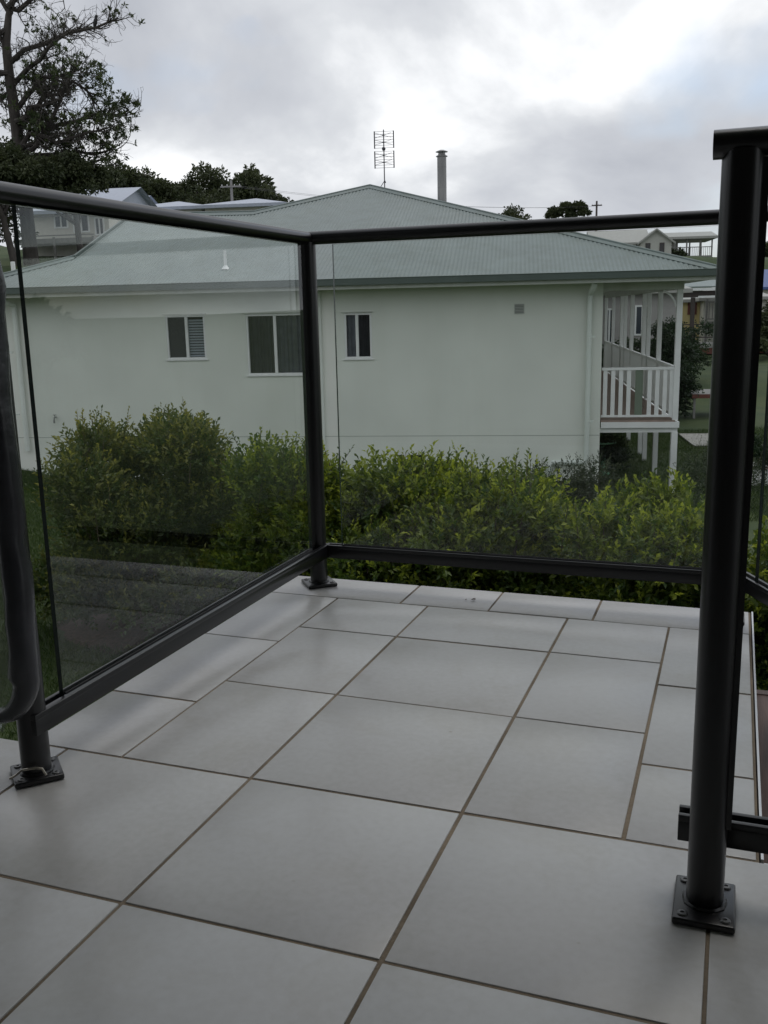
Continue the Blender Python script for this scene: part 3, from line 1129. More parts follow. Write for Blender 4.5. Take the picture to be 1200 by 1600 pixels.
# gutter, fascia, soffit
mb = MB()
prof = [(-0.10, -0.115), (-0.115, -0.02), (-0.125, 0.0), (-0.105, 0.004), (-0.095, -0.02), (-0.01, -0.02), (-0.01, -0.115)]
gs0, gs1 = SL - 0.1, SR + 0.09
n_ = len(prof)
vs = [H(gs0, EAVE_D + p_[0], EAVE_Z + p_[1]) for p_ in prof] + [H(gs1, EAVE_D + p_[0], EAVE_Z + p_[1]) for p_ in prof]
mb.add(vs, [(i, (i + 1) % n_, n_ + (i + 1) % n_, n_ + i) for i in range(n_)] + [tuple(range(n_)), tuple(range(n_, 2 * n_))])
mb.build('gutter', gutterm, house)
mb = MB()
mb.obox(H(SR - 0.0, EAVE_D - 0.1, EAVE_Z - 0.115), WV * 0.10, NV * 26, ZV * 0.115)
mb.build('gutter', gutterm, house)
mb = MB()
hbox(mb, SL, SR, EAVE_D - 0.008, EAVE_D + 0.022, EAVE_Z - 0.185, EAVE_Z - 0.03)
mb.build('fascia', fasciam, house)
mb = MB()
hbox(mb, SL, SR, EAVE_D + 0.0225, 0.15, EAVE_Z - 0.172, EAVE_Z - 0.160)
hbox(mb, 0.0, SR, 0.151, 26, EAVE_Z - 0.172, EAVE_Z - 0.160)
mb.build('soffit', fasciam, house)

# front wall with real openings
WINS = [(-8.18, -7.40, 0.010, 0.845), (-6.60, -5.33, -0.310, 0.835), (-4.715, -4.195, -0.028, 0.815), (-3.80, -3.22, -2.27, -1.81)]
WL, WR = -11.9, 0.0
WZ0, WZ1 = -3.2, EAVE_Z - 0.172


def front_wall():
    mb = MB()
    ss = sorted({WL, WR, *[w_[0] for w_ in WINS], *[w_[1] for w_ in WINS]})
    zs = sorted({WZ0, WZ1, *[w_[2] for w_ in WINS], *[w_[3] for w_ in WINS]})
    for a, b in zip(ss[:-1], ss[1:]):
        for c, d in zip(zs[:-1], zs[1:]):
            ms, mz = (a + b) / 2, (c + d) / 2
            if any(w_[0] < ms < w_[1] and w_[2] < mz < w_[3] for w_ in WINS):
                continue
            mb.add([H(a, 0, c), H(b, 0, c), H(b, 0, d), H(a, 0, d)], [(0, 1, 2, 3)])
    for (a, b, c, d) in WINS:
        q = [(a, c), (b, c), (b, d), (a, d)]
        for i in range(4):
            p_, r_ = q[i], q[(i + 1) % 4]
            mb.add([H(p_[0], 0, p_[1]), H(r_[0], 0, r_[1]), H(r_[0], .14, r_[1]), H(p_[0], .14, p_[1])], [(0, 1, 2, 3)])
    # right return, left return
    mb.add([H(WR, 0, WZ0), H(WR, 24, WZ0), H(WR, 24, WZ1), H(WR, 0, WZ1)], [(0, 1, 2, 3)])
    mb.add([H(WL, 0, WZ0), H(WL, 9, WZ0), H(WL, 9, WZ1), H(WL, 0, WZ1)], [(0, 1, 2, 3)])
    w_ = mb.build('front_wall', wallm, house)
    # faint control joint at slab level, pressed into the render
    mb = MB()
    hbox(mb, WL, WR - 0.003, -0.0025, 0.001, -1.492, -1.481)
    mb.build('render_joint', footing, w_)
    # lintel drip strips
    for (a, b, c, d) in WINS[:3]:
        mb = MB()
        hbox(mb, a - 0.05, b + 0.03, -0.03, 0.002, d + 0.004, d + 0.022)
        mb.build('head_flashing', fasciam, w_)


front_wall()


def window(a, b, c, d, split, left, right):
    mb = MB()
    fr = 0.04
    for (s0, s1, z0, z1) in ((a, b, c, c + fr), (a, b, d - fr, d), (a, a + fr, c + fr, d - fr), (b - fr, b, c + fr, d - fr), (split - 0.028, split + 0.028, c + fr, d - fr)):
        hbox(mb, s0 + 0.001, s1 - 0.001, 0.004, 0.06, z0 + 0.001, z1 - 0.001)
    mb.obox(H(a - 0.03, -0.028, c - 0.022), WV * (b - a + 0.06), NV * 0.05, ZV * 0.02)
    w_ = mb.build('window', white, house, bevel=0.003)
    for k, (s0, s1, kind) in enumerate(((a + fr, split - 0.028, left), (split + 0.028, b - fr, right))):
        z0, z1 = c + fr, d - fr
        if kind != 'screen':
            g = MB()
            g.add([H(s0, 0.034, z0), H(s1, 0.034, z0), H(s1, 0.034, z1), H(s0, 0.034, z1)], [(0, 1, 2, 3)])
            g.build('pane', winglass, w_)
        if kind == 'screen':
            # diamond grille in front of dark flyscreen
            g = MB()
            hbox(g, s0, s1, 0.040, 0.045, z0, z1)
            g.build('flyscreen', screenm, w_)
            g = MB()
            st = 0.075
            width, height = s1 - s0, z1 - z0
            x = -height
            while x < width:
                for sg in (1, -1):
                    pts = []
                    for t_ in (0, height):
                        xx = x + t_ if sg > 0 else x + height - t_
                        pts.append((xx, t_))
                    (x0, t0), (x1, t1) = pts
                    def clip(xa, ta, xb, tb):
                        lo, hi = 0.0, 1.0
                        dx = xb - xa
                        for lim, sgn in ((0, 1), (width, -1)):
                            fa, fb = sgn * (xa - lim), sgn * (xb - lim)
                            if fa < 0 and fb < 0:
                                return None
                            if fa < 0:
                                lo = max(lo, fa / (fa - fb))
                            elif fb < 0:
                                hi = min(hi, fa / (fa - fb))
                        return None if hi <= lo else (xa + dx * lo, ta + (tb - ta) * lo, xa + dx * hi, ta + (tb - ta) * hi)
                    cl_ = clip(x0, t0, x1, t1)
                    if cl_:
                        g.beam(H(s0 + cl_[0], 0.036, z0 + cl_[1]), H(s0 + cl_[2], 0.036, z0 + cl_[3]), 0.006, 0.005, NV)
                x += st
            if g.v:
                g.build('security_grille', screenm, w_)
        elif kind == 'slats':
            sm = MB().obox((-(s1 - s0) / 2 * WV) - NV * 0.010 - ZV * 0.017, WV * (s1 - s0), NV * 0.012, ZV * 0.036).mesh('blind_slat', slatm)
            z = z0 + 0.025
            while z < z1 - 0.02:
                put('blind_slat', sm, w_, H((s0 + s1) / 2, 0.075, z))
                z += 0.051
        else:
            g = MB()
            nn = 36
            vs_ = []
            for i in range(nn + 1):
                s = s0 + (s1 - s0) * i / nn
                dd = 0.10 + 0.018 * math.sin(i * 1.25) + 0.008 * math.sin(i * 2.9 + k)
                vs_ += [H(s, dd, z0), H(s, dd, z1)]
            g.add(vs_, [(2 * i, 2 * i + 2, 2 * i + 3, 2 * i + 1) for i in range(nn)])
            g.build('curtain', {'sheer': curtain, 'grey': curtain_dk}.get(kind, curtain_bk), w_, smooth=True)
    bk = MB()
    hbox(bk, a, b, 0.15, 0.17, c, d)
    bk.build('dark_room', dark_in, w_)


window(*WINS[0], -7.775, 'screen', 'slats')
window(*WINS[1], -6.045, 'dark', 'grey')
window(*WINS[2], -4.475, 'sheer', 'dark')
window(*WINS[3], -3.60, 'dark', 'dark')
COL.objects['window.001']['label'] = 'widest window with a dark curtain behind'


def downpipe(pts, r=0.045, brk=()):
    mb = MB().tube(pts, r, 14)
    o = mb.build('downpipe', downm, house, smooth=True)
    for z in brk:
        b = MB()
        p_ = Vector((pts[1][0], pts[1][1], z))
        b.lathe(p_, [(r + 0.004, 0), (r + 0.004, 0.03)], 14)
        b.build('pipe_bracket', downm, o)
    return o


dp = -0.075
mb = MB().lathe(H(-0.185, -0.44, 1.16), [(0.075, 0), (0.075, 0.14)], 16)
downpipe([H(-0.185, -0.46, 1.24), H(-0.20, -0.40, 1.15), H(-0.225, dp, 1.06), H(-0.235, dp, 0.9), H(-0.24, dp, -1.93), H(-0.28, dp, -1.985), H(-0.86, dp, -1.985), H(-0.905, dp, -2.03), H(-0.91, dp, -2.35)], 0.046, (0.3, -1.2))
downpipe([H(-11.25, -0.50, 1.22), H(-11.20, -0.35, 1.16), H(-11.19, dp, 1.10), H(-11.19, dp, 0.9), H(-11.20, dp, -1.74)], 0.05, (0.2, -1.0))
downpipe([H(-5.16, -0.04, 1.22), H(-5.16, -0.04, 0.6), H(-5.16, -0.04, -2.6)], 0.022)
# wall vent with louvres
mb = MB()
hbox(mb, -1.575, -1.390, -0.012, 0.001, 0.730, 0.912)
v_ = mb.build('wall_vent', fasciam, house)
mb = MB()
for i in range(6):
    hbox(mb, -1.562, -1.403, -0.016, -0.0125, 0.744 + i * 0.027, 0.744 + i * 0.027 + 0.017)
mb.build('louvre', ventm, v_)
# garden tap on the wall
t0 = H(-10.57, -0.01, -1.08)
mb = MB().tube([t0, t0 - NV * 0.07, t0 - NV * 0.09 - ZV * 0.05], 0.014, 8).tube([t0 - NV * 0.05, t0 - NV * 0.05 + ZV * 0.05], 0.008, 8)
mb.tube([t0 - NV * 0.05 + ZV * 0.05 - WV * 0.035, t0 - NV * 0.05 + ZV * 0.05 + WV * 0.035], 0.007, 8).tube([t0 - NV * 0.09 - ZV * 0.05, t0 - NV * 0.09 - ZV * 0.11], 0.018, 8)
mb.build('garden_tap', ventm, house, smooth=True)


# ---- veranda down the right-hand side
VD0, VD1 = 0.06, 14.5
VS = 1.345
deck_z = -1.225


def veranda():
    # boards run across the veranda
    bm_ = MB().obox(-WV * 0.66 - NV * 0.066 - ZV * 0.028, WV * 1.32, NV * 0.132, ZV * 0.028).mesh('floor_board', deckm)
    k = int((VD1 - VD0) / 0.138)
    for i in range(k):
        put('floor_board', bm_, house, H(0.676, VD0 - 0.02 + 0.07 + i * 0.138, deck_z))
    mb = MB()
    hbox(mb, 0.02, VS + 0.07, VD0 - 0.035, VD0 + 0.0, deck_z - 0.135, deck_z - 0.0285)
    hbox(mb, VS + 0.03, VS + 0.07, VD0 + 0.0005, VD1, deck_z - 0.135, deck_z - 0.0285)
    hbox(mb, 0.0, VS + 0.05, VD0 + 0.02, VD0 + 0.08, deck_z - 0.225, deck_z - 0.137)
    mb.build('deck_bearer', white, house)
    # top plate under the soffit
    mb = MB()
    hbox(mb, 0.0, VS + 0.06, VD0 - 0.03, VD0 + 0.06, 1.10, 1.24)
    hbox(mb, VS - 0.04, VS + 0.055, VD0 + 0.061, VD1, 1.10, 1.24)
    mb.build('veranda_beam', fasciam, house)
    ds = [(VD0 + 0.0, 0.10), (2.4, 0.09), (4.05, 0.085), (4.85, 0.09), (7.2, 0.09), (8.7, 0.085), (9.6, 0.09), (12.0, 0.09), (14.4, 0.09)]
    for i, (d, w_) in enumerate(ds):
        mb = MB()
        hbox(mb, VS - w_ / 2, VS + w_ / 2, d, d + w_, deck_z - 0.0, 1.10)
        mb.build('veranda_post', white, house, bevel=0.004)
        mb = MB()
        hbox(mb, VS - w_ / 2 - 0.005, VS + w_ / 2 + 0.005, d, d + w_ + 0.01, -2.95, deck_z - (0.226 if i == 0 else 0.136))
        mb.build('veranda_stump', white, house)
    # curved bracket at the corner post
    b0 = H(VS - 0.05, VD0 + 0.04, 1.09)
    pts = [b0 - ZV * 0.30 + WV * 0.0, b0 - ZV * 0.2 - WV * 0.035, b0 - ZV * 0.09 - WV * 0.11, b0 - WV * 0.24]
    MB().tube(pts, 0.018, 8).build('post_bracket', white, house, smooth=True)
    # front balustrade
    mb = MB()
    hbox(mb, 0.02, VS - 0.05, VD0 + 0.015, VD0 + 0.075, -0.315, -0.265)
    hbox(mb, 0.02, VS - 0.05, VD0 + 0.02, VD0 + 0.06, deck_z + 0.055, deck_z + 0.095)
    mb.build('handrail', white, house, bevel=0.004)
    bh = -0.315 - (deck_z + 0.095)
    bal_m = MB().obox(-WV * 0.036 - NV * 0.011, WV * 0.072, NV * 0.022, ZV * (bh - 0.001)).mesh('baluster', white)
    for s in (0.085, 0.225, 0.365, 0.505, 0.875, 1.01, 1.145, 1.265):
        put('baluster', bal_m, house, H(s, VD0 + 0.038, deck_z + 0.0955))
    mb = MB()
    hbox(mb, 0.62, 0.755, VD0 + 0.03, VD0 + 0.045, deck_z + 0.0955, -0.316)
    mb.build('sage_baluster', sage, house)
    # side balustrade
    mb = MB()
    hbox(mb, VS - 0.03, VS + 0.03, VD0 + 0.11, VD1, -0.315, -0.265)
    hbox(mb, VS - 0.02, VS + 0.02, VD0 + 0.11, VD1, deck_z + 0.055, deck_z + 0.095)
    mb.build('handrail', white, house)
    side_m = MB().obox(-NV * 0.036 - WV * 0.011, NV * 0.072, WV * 0.022, ZV * (bh - 0.001)).mesh('baluster', white)
    d = VD0 + 0.2
    while d < VD1:
        put('baluster', side_m, house, H(VS, d, deck_z + 0.0955))
        d += 0.118


veranda()


# ---- antenna on the roof: two bays of grid and bow-ties
def antenna():
    base = H(-4.76, 6.45, roof_z(5.85) - 0.06)
    root = thing('tv_antenna', base, 'two-bay grid television antenna on a thin mast above the green roof ridge', 'antenna')
    z0 = base.z
    up = lambda s, z, d=0.0: base + WV * s + NV * d + ZV * (z - z0)
    MB().tube([base, up(0, 5.14)], 0.014, 8).build('mast', antm, root, smooth=True)
    MB().tube([up(-0.22, z0 + 0.02), up(0, z0 + 0.33)], 0.009, 6).tube([up(0, z0 + 0.33), up(0.02, z0 + 0.28)], 0.02, 8).build('stay', antm, root)
    for (za, zb) in ((4.72, 5.12), (4.26, 4.66)):
        g = MB()
        for sg in (-1, 1):
            g.beam(up(sg * 0.235, za, 0.06), up(sg * 0.235, zb, 0.06), 0.028, 0.012, NV)
        g.build('frame_bar', antm, root)
        g = MB()
        for i in range(7):
            z = za + 0.01 + (zb - za - 0.02) * i / 6
            g.tube([up(-0.23, z, 0.06), up(0.23, z, 0.06)], 0.0042, 5)
        g.build('reflector_wire', antm, root)
        g = MB()
        for z in (za + 0.12, zb - 0.12):
            for sg in (-1, 1):
                for dz in (-0.055, 0.055):
                    g.tube([up(0, z, -0.06), up(sg * 0.20, z + dz, -0.07)], 0.0045, 5)
            g.lathe(up(0, z - 0.012, -0.06), [(0.03, 0), (0.03, 0.024)], 8)
            g.tube([up(0, z, -0.06), up(0, z, 0.06)], 0.006, 5)
        g.build('bow_tie', antm, root)
    MB().lathe(up(0, 4.655, -0.03), [(0.03, 0), (0.045, 0.03), (0.045, 0.06), (0.02, 0.085)], 12).build('balun_box', antm, root, smooth=True)


antenna()


# ------------------------------------------------------------------ hedge row between the two houses
def hb_(s, d, dz=0.0):
    p_ = H(s, d)
    return (p_.x, p_.y, gz(s, d) + dz)


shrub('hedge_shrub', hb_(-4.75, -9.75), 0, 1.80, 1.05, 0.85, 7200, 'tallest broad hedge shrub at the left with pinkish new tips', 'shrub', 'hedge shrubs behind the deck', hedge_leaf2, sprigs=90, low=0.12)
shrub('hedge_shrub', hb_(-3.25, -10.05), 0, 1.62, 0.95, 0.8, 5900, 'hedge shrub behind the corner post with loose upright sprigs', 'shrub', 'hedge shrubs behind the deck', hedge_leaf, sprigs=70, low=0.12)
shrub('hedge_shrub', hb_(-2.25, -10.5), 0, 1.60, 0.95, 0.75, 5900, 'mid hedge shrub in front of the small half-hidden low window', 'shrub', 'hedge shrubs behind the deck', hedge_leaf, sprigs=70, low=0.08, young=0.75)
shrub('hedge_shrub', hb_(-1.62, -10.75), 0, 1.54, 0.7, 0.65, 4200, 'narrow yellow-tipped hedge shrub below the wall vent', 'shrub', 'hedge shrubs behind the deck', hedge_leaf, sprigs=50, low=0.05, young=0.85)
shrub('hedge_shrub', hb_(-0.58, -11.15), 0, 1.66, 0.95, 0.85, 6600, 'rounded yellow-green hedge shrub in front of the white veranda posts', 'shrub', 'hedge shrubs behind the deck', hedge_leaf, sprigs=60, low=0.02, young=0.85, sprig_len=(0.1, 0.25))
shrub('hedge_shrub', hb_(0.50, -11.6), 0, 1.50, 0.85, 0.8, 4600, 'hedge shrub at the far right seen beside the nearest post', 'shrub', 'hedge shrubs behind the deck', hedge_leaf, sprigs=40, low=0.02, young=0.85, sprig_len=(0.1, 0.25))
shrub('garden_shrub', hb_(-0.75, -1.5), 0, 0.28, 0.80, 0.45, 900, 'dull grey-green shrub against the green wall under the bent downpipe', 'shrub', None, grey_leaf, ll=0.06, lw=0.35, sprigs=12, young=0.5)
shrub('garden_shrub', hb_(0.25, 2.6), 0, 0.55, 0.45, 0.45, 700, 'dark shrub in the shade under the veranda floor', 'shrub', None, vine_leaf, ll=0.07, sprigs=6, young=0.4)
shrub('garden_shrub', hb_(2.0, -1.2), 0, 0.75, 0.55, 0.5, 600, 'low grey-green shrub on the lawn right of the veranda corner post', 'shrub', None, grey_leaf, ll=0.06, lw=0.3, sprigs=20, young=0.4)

# mulch bed under the left shrub
mbm = MB()
c_s, c_d = -4.9, -9.75
nr, na = 6, 26
vs = []
for i in range(nr + 1):
    for j in range(na):
        a = 2 * math.pi * j / na
        rr = i / nr * (1 + 0.12 * math.sin(3 * a) + 0.06 * math.sin(7 * a))
        s, d = c_s + rr * 0.9 * math.cos(a), c_d + rr * 0.55 * math.sin(a)
        p_ = H(s, d)
        vs.append((p_.x, p_.y, gz(s, d) + 0.05 * (1 - (i / nr) ** 2) + 0.006 + rng.normal() * 0.006))
fs = [(i * na + j, i * na + (j + 1) % na, (i + 1) * na + (j + 1) % na, (i + 1) * na + j) for i in range(nr) for j in range(na)]
mbm.add(vs, fs)
struct(mbm.build('mulch_bed', mulch, None, smooth=True))


# grass blades on the lawn seen through and beside the left panel and under the veranda
def grass(name, regions, n, h):
    tot = sum((r[1] - r[0]) * (r[3] - r[2]) for r in regions)
    Ps = []
    for r in regions:
        k = int(n * (r[1] - r[0]) * (r[3] - r[2]) / tot)
        s = r[0] + (r[1] - r[0]) * rng.random(k)
        d = r[2] + (r[3] - r[2]) * rng.random(k)
        ok = ((s + 4.9) / 0.86) ** 2 + ((d + 9.75) / 0.53) ** 2 > 1
        s, d = s[ok], d[ok]
        z = ground_z(s, d)
        P = np.array(HO)[None] + s[:, None] * np.array(WV) + d[:, None] * np.array(NV)
        P[:, 2] = z - 0.005
        Ps.append(P)
    P = np.concatenate(Ps)
    k = len(P)
    D = np.stack([rng.normal(size=k) * 0.45, rng.normal(size=k) * 0.45, np.ones(k)], 1)
    ln = h * (0.5 + rng.random(k))
    me = leaf_mesh(name, P, D, ln, np.full(k, 0.005), rng.random(k) ** 1.5, grass_blade, fold=0.1)
    o = link(name, me)
    o['kind'] = 'stuff'


grass('lawn_grass', [(-8.5, -3.2, -12.5, -8.6), (-11.5, -6.5, -8.6, -0.1)], 170000, 0.06)
grass('lawn_grass', [(0.1, 7.0, -2.5, 9.0)], 90000, 0.07)


# ------------------------------------------------------------------ the big tree on the left
def big_tree():
    bs, bd = -22.11, 21.7
    bz = gz(bs, bd)
    base = H(bs, bd, bz)
    root = thing('spreading_tree', base, 'big dark spreading tree with bare twisting limbs at the top left', 'tree')
    B = np.array(base)
    B0 = np.array(H(bs, bd, 0))
    w, n = np.array(WV), np.array(NV)

    def pt(x, z, d=0.0):
        return B0 + w * x + n * d + np.array([0, 0, z])
    trunk = [(0.02, bz - 0.3), (0.02, 3.45), (0.0, 6.08), (-0.07, 8.72), (-0.16, 10.56), (-0.17, 11.88), (0.06, 12.93), (0.54, 13.97), (1.06, 15.6)]
    tr = [0.38, 0.32, 0.27, 0.235, 0.20, 0.175, 0.13, 0.09, 0.04]
    MB().tube([pt(*q) for q in trunk], tr, 12, False).build('trunk', bark, root, smooth=True)
    limbs = [
        [(0.04, 7.79), (0.84, 8.04), (1.51, 8.55), (2.44, 8.79), (3.37, 9.04), (4.31, 8.94), (4.84, 9.14)],
        [(-0.01, 8.45), (0.57, 9.23), (1.23, 9.8), (1.76, 9.99), (2.43, 10.38), (2.96, 9.97), (3.23, 9.43)],
        [(-0.14, 11.09), (0.60, 11.60), (1.60, 11.80), (2.40, 12.10), (3.20, 12.20), (3.75, 12.25), (4.70, 12.55)],
        [(-0.08, 10.3), (0.82, 10.86), (1.62, 11.05), (2.15, 11.3), (2.69, 11.42), (3.49, 11.59)],
        [(0.04, 7.92), (0.57, 8.31), (1.24, 8.21), (1.91, 7.88), (2.71, 8.0), (3.38, 8.19), (3.91, 8.15)],
        [(0.01, 13.33), (0.54, 13.05), (1.21, 13.51), (1.87, 13.73), (2.4, 13.8)],
        [(-0.12, 12.41), (-0.52, 12.02), (-0.92, 11.64), (-1.58, 11.39)],
        [(-0.08, 10.83), (-0.51, 10.57), (-1.04, 10.45), (-1.71, 10.34), (-2.6, 10.6)],
        [(-0.08, 10.04), (-0.64, 9.92), (-1.04, 9.79), (-1.84, 9.68), (-2.8, 9.9)],
        [(0.06, 12.93), (-0.26, 13.73), (-0.14, 14.78), (-0.3, 15.6)],
        [(-0.09, 11.62), (-0.65, 12.42), (-1.06, 13.22), (-1.6, 14.02)],
        [(-0.01, 7.53), (0.84, 7.78), (1.64, 8.68), (2.17, 9.2), (2.7, 10.24), (3.23, 10.75)],
        [(0.0, 6.87), (0.58, 7.07), (1.38, 7.16), (2.18, 7.03), (2.72, 7.21), (3.3, 7.5)],
        [(0.0, 6.61), (-0.75, 6.89), (-1.55, 7.04), (-2.5, 7.4)],
        [(0.2, 13.2), (0.9, 13.9), (1.5, 14.5), (2.2, 14.9)],
        [(-0.05, 8.9), (0.5, 8.9), (1.0, 9.35), (1.5, 9.2), (2.2, 9.4), (3.0, 9.6)],
        [(-0.1, 9.5), (0.6, 9.9), (1.2, 10.5), (2.0, 10.55), (2.6, 10.9)],
        [(0.0, 7.2), (0.7, 7.5), (1.5, 7.55), (2.3, 7.7), (3.0, 7.6), (3.7, 7.75)],
    ]
    mb = MB()
    tips = []

    def wavy(a, dv_, ln, n_, wob):
        P_ = [np.array(a)]
        d_ = dv_.copy()
        for q in range(n_):
            d_ = unit(d_ + rng.normal(size=3) * wob + np.array([0, 0, 0.05]))
            P_.append(P_[-1] + d_ * ln / n_)
        return P_, d_
    for li, l in enumerate(limbs):
        still = li == 2
        dp_ = 0.0 if still else rng.normal() * 0.55
        k = len(l)
        P = []
        for i, q in enumerate(l):
            jit = 0.0 if still else 1.0
            P.append(pt(q[0] + rng.normal() * 0.05 * jit, q[1] + rng.normal() * 0.06 * jit, dp_ * i * 0.6 + rng.normal() * 0.12 * jit))
        R = [0.095 * (1 - i / k) ** 0.8 + 0.016 for i in range(k)]
        mb.tube(P, R, 7, False)
        for i in range(1, k):
            for rep in range(5):
                a = P[i - 1] + (P[i] - P[i - 1]) * rng.random()
                fwd = unit(P[i] - P[i - 1])
                dv_ = unit(fwd * 0.9 + rng.normal(size=3) * np.array([0.45, 0.7, 0.6]) + np.array([0, 0, 0.15]))
                ln = rng.uniform(0.6, 1.5)
                B1, dd = wavy(a, dv_, ln, 5, 0.28)
                mb.tube(B1, [0.030, 0.026, 0.021, 0.017, 0.013, 0.008], 5, False)
                for r2 in range(5):
                    q = rng.integers(1, 6)
                    d2 = unit(dd + rng.normal(size=3) * 0.65 + np.array([0, 0, 0.15]))
                    B2, d2e = wavy(B1[q], d2, rng.uniform(0.3, 0.75), 3, 0.3)
                    mb.tube(B2, [0.012, 0.010, 0.008, 0.005], 4, False)
                    tips.append((B2[-1], d2e))
                    for r3 in range(3):
                        st = B2[rng.integers(1, 4)]
                        B3, d3 = wavy(st, unit(d2e + rng.normal(size=3) * 0.8), rng.uniform(0.15, 0.35), 2, 0.25)
                        mb.tube(B3, [0.007, 0.0055, 0.004], 3, False)
                        if rng.random() < 0.4:
                            tips.append((B3[-1], d3))
    mb.build('branches', bark, root, smooth=True)
    # leaves gather in clumps; many twigs stay bare
    tp = np.array([t_[0] for t_ in tips])
    td = np.array([t_[1] for t_ in tips])
    cell = np.sin(tp[:, 0] * 2.6 + 1.3) + np.sin(tp[:, 2] * 3.1 + 0.4) + np.sin(tp[:, 1] * 2.2 + 2.0) + rng.normal(size=len(tp)) * 0.7
    lowb = np.clip((10.0 - tp[:, 2]) / 3.0, -0.7, 0.7)
    keep = (cell + lowb) > 0.85
    # the outer end of the lowest limb carries leaf; the perch on the upper limb is bare
    bird = np.array(H(-22.11 + 3.70, 21.7, 12.5))
    keep |= (np.linalg.norm(tp - pt(4.5, 9.0), axis=1) < 0.8)
    keep &= (np.linalg.norm(tp - bird, axis=1) > 0.75)
    tp, td = tp[keep], td[keep]
    nl = 11
    # rosettes of upward leaves round each twig end
    P = np.repeat(tp, nl, 0) + rng.normal(size=(len(tp) * nl, 3)) * 0.035
    D = unit(np.repeat(td * 0.6 + np.array([0, 0, 0.55]), nl, 0) + rng.normal(size=P.shape) * 0.6)
    sz = 0.15 * (0.6 + 0.7 * rng.random(len(P)))
    tint = np.repeat(rng.random(len(tp)), nl) * 0.7 + rng.random(len(P)) * 0.3
    link('crown', leaf_mesh('crown', P - B, D, sz, sz * 0.42, tint, tree_leaf), root)
    return root


big_tree()

# crow on an outer limb
cb = Vector(H(-22.11 + 3.70, 21.7, 0))
crow = thing('crow', (cb.x, cb.y, 12.27), 'black bird perched on a bare outer limb of the big tree', 'bird')


def crow_body():
    bm = bmesh.new()
    b = crow.location
    lean = Vector((0.25, 0, 1)).normalized()
    rings = [(-0.26, 0.012, 0.02), (-0.18, 0.03, 0.045), (-0.06, 0.06, 0.05), (0.06, 0.085, 0.08), (0.17, 0.08, 0.085), (0.25, 0.055, 0.055), (0.30, 0.055, 0.06), (0.345, 0.05, 0.055), (0.37, 0.02, 0.025)]
    mbc = MB()
    n = 12
    prevk = None
    for (h, a, c) in rings:
        k = len(mbc.v)
        for j in range(n):
            an = 2 * math.pi * j / n
            mbc.v.append((b.x + WV.x * (h * 0.25 + a * math.cos(an)) + NV.x * c * math.sin(an), b.y + WV.y * (h * 0.25 + a * math.cos(an)) + NV.y * c * math.sin(an), b.z + 0.08 + h))
        if prevk is not None:
            for j in range(n):
                mbc.f.append((prevk + j, prevk + (j + 1) % n, k + (j + 1) % n, k + j))
                mbc.mi.append(0)
        prevk = k
    hd = Vector(b) + ZV * 0.41 + WV * 0.12
    mbc.tube([hd, hd + WV * 0.06 - ZV * 0.01, hd + WV * 0.11 - ZV * 0.03], [0.022, 0.014, 0.003], 8)
    bm.free()
    mbc.build('body', crowm, crow, smooth=True)
    for sg in (-1, 1):
        MB().tube([Vector(b) + ZV * 0.05 + NV * 0.025 * sg + WV * 0.01, Vector(b) - ZV * 0.02 + NV * 0.025 * sg + WV * 0.02], 0.007, 6).build('leg', crowm, crow)


crow_body()

# ------------------------------------------------------------------ dark bushes below the big tree and the tree line on the hill
def site(s, d, dz=0.0):
    p_ = H(s, d)
    return (p_.x, p_.y, gz(s, d) + dz)


def at_top(s, d, z):
    return z - gz(s, d)


def round_crown(wd, z0, z1, k=7, dp_=1.0):
    out = []
    for i in range(k):
        x = -wd + 2 * wd * (i + 0.5) / k
        t = 1 - (x / wd) ** 2 * 0.75
        r = (z1 - z0) * 0.32 * (0.8 + 0.5 * rng.random())
        out.append((x * 0.85, rng.normal() * dp_, z0 + (z1 - z0 - r) * t * (0.75 + 0.25 * rng.random()), r))
        out.append((x * 0.7, rng.normal() * dp_, z0 + (z1 - z0) * 0.35 * t, r * 0.9))
    return out


for (s, d, lo, top, wd, n, lab) in ((-21.6, 19.5, 5.2, 8.3, 1.9, 20000, 'dense dark tree filling in below the big spreading tree'),
                                 (-24.3, 20.5, 3.6, 8.3, 1.7, 15000, 'dense dark tree at the left edge beside the big spreading tree'),
                                 (-19.7, 21.5, 5.5, 8.1, 1.25, 11000, 'dark tree just right of the dense trees above the cream hill house')):
    z0 = gz(s, d)
    crown_tree('bushy_tree', site(s, d), 4, round_crown(wd, lo - z0, top - z0, 7, 0.8), n, 0.15, lab, far_leaf, 'trees below the spreading tree', 0.16)
for (s, d, top, wd, lab, n) in (
        (-29.9, 52.8, 12.8, 3.4, 'tallest dark round-topped tree of the hill row at its left end', 17000),
        (-26.7, 53.6, 11.6, 2.4, 'lower dull green tree between two taller ones in the hill row', 9000),
        (-24.6, 53.2, 12.2, 2.1, 'dark tree with sky showing through its crown in the hill row', 9000),
        (-22.4, 54.2, 11.2, 1.8, 'dark tree behind the utility pole in the hill row', 7000),
        (-20.7, 53.6, 11.5, 2.0, 'mid green tree at the right end of the hill row', 10000),
        (-33.5, 54.0, 12.4, 3.2, 'dark tree partly behind the spreading tree in the hill row', 10000)):
    crown_tree('hill_tree', site(s, d), 5, round_crown(wd, 0.8, at_top(s, d, top), 6, 1.2), n, 0.26, lab, far_leaf, 'row of trees on the hill', 0.25)
crown_tree('hill_tree', site(-19.3, 53.5), 4, round_crown(1.2, 0.4, at_top(-19.3, 53.5, 9.8), 5, 1.0), 5000, 0.22, 'low bush tapering off at the right end of the hill row', far_leaf, 'row of trees on the hill', 0.12)
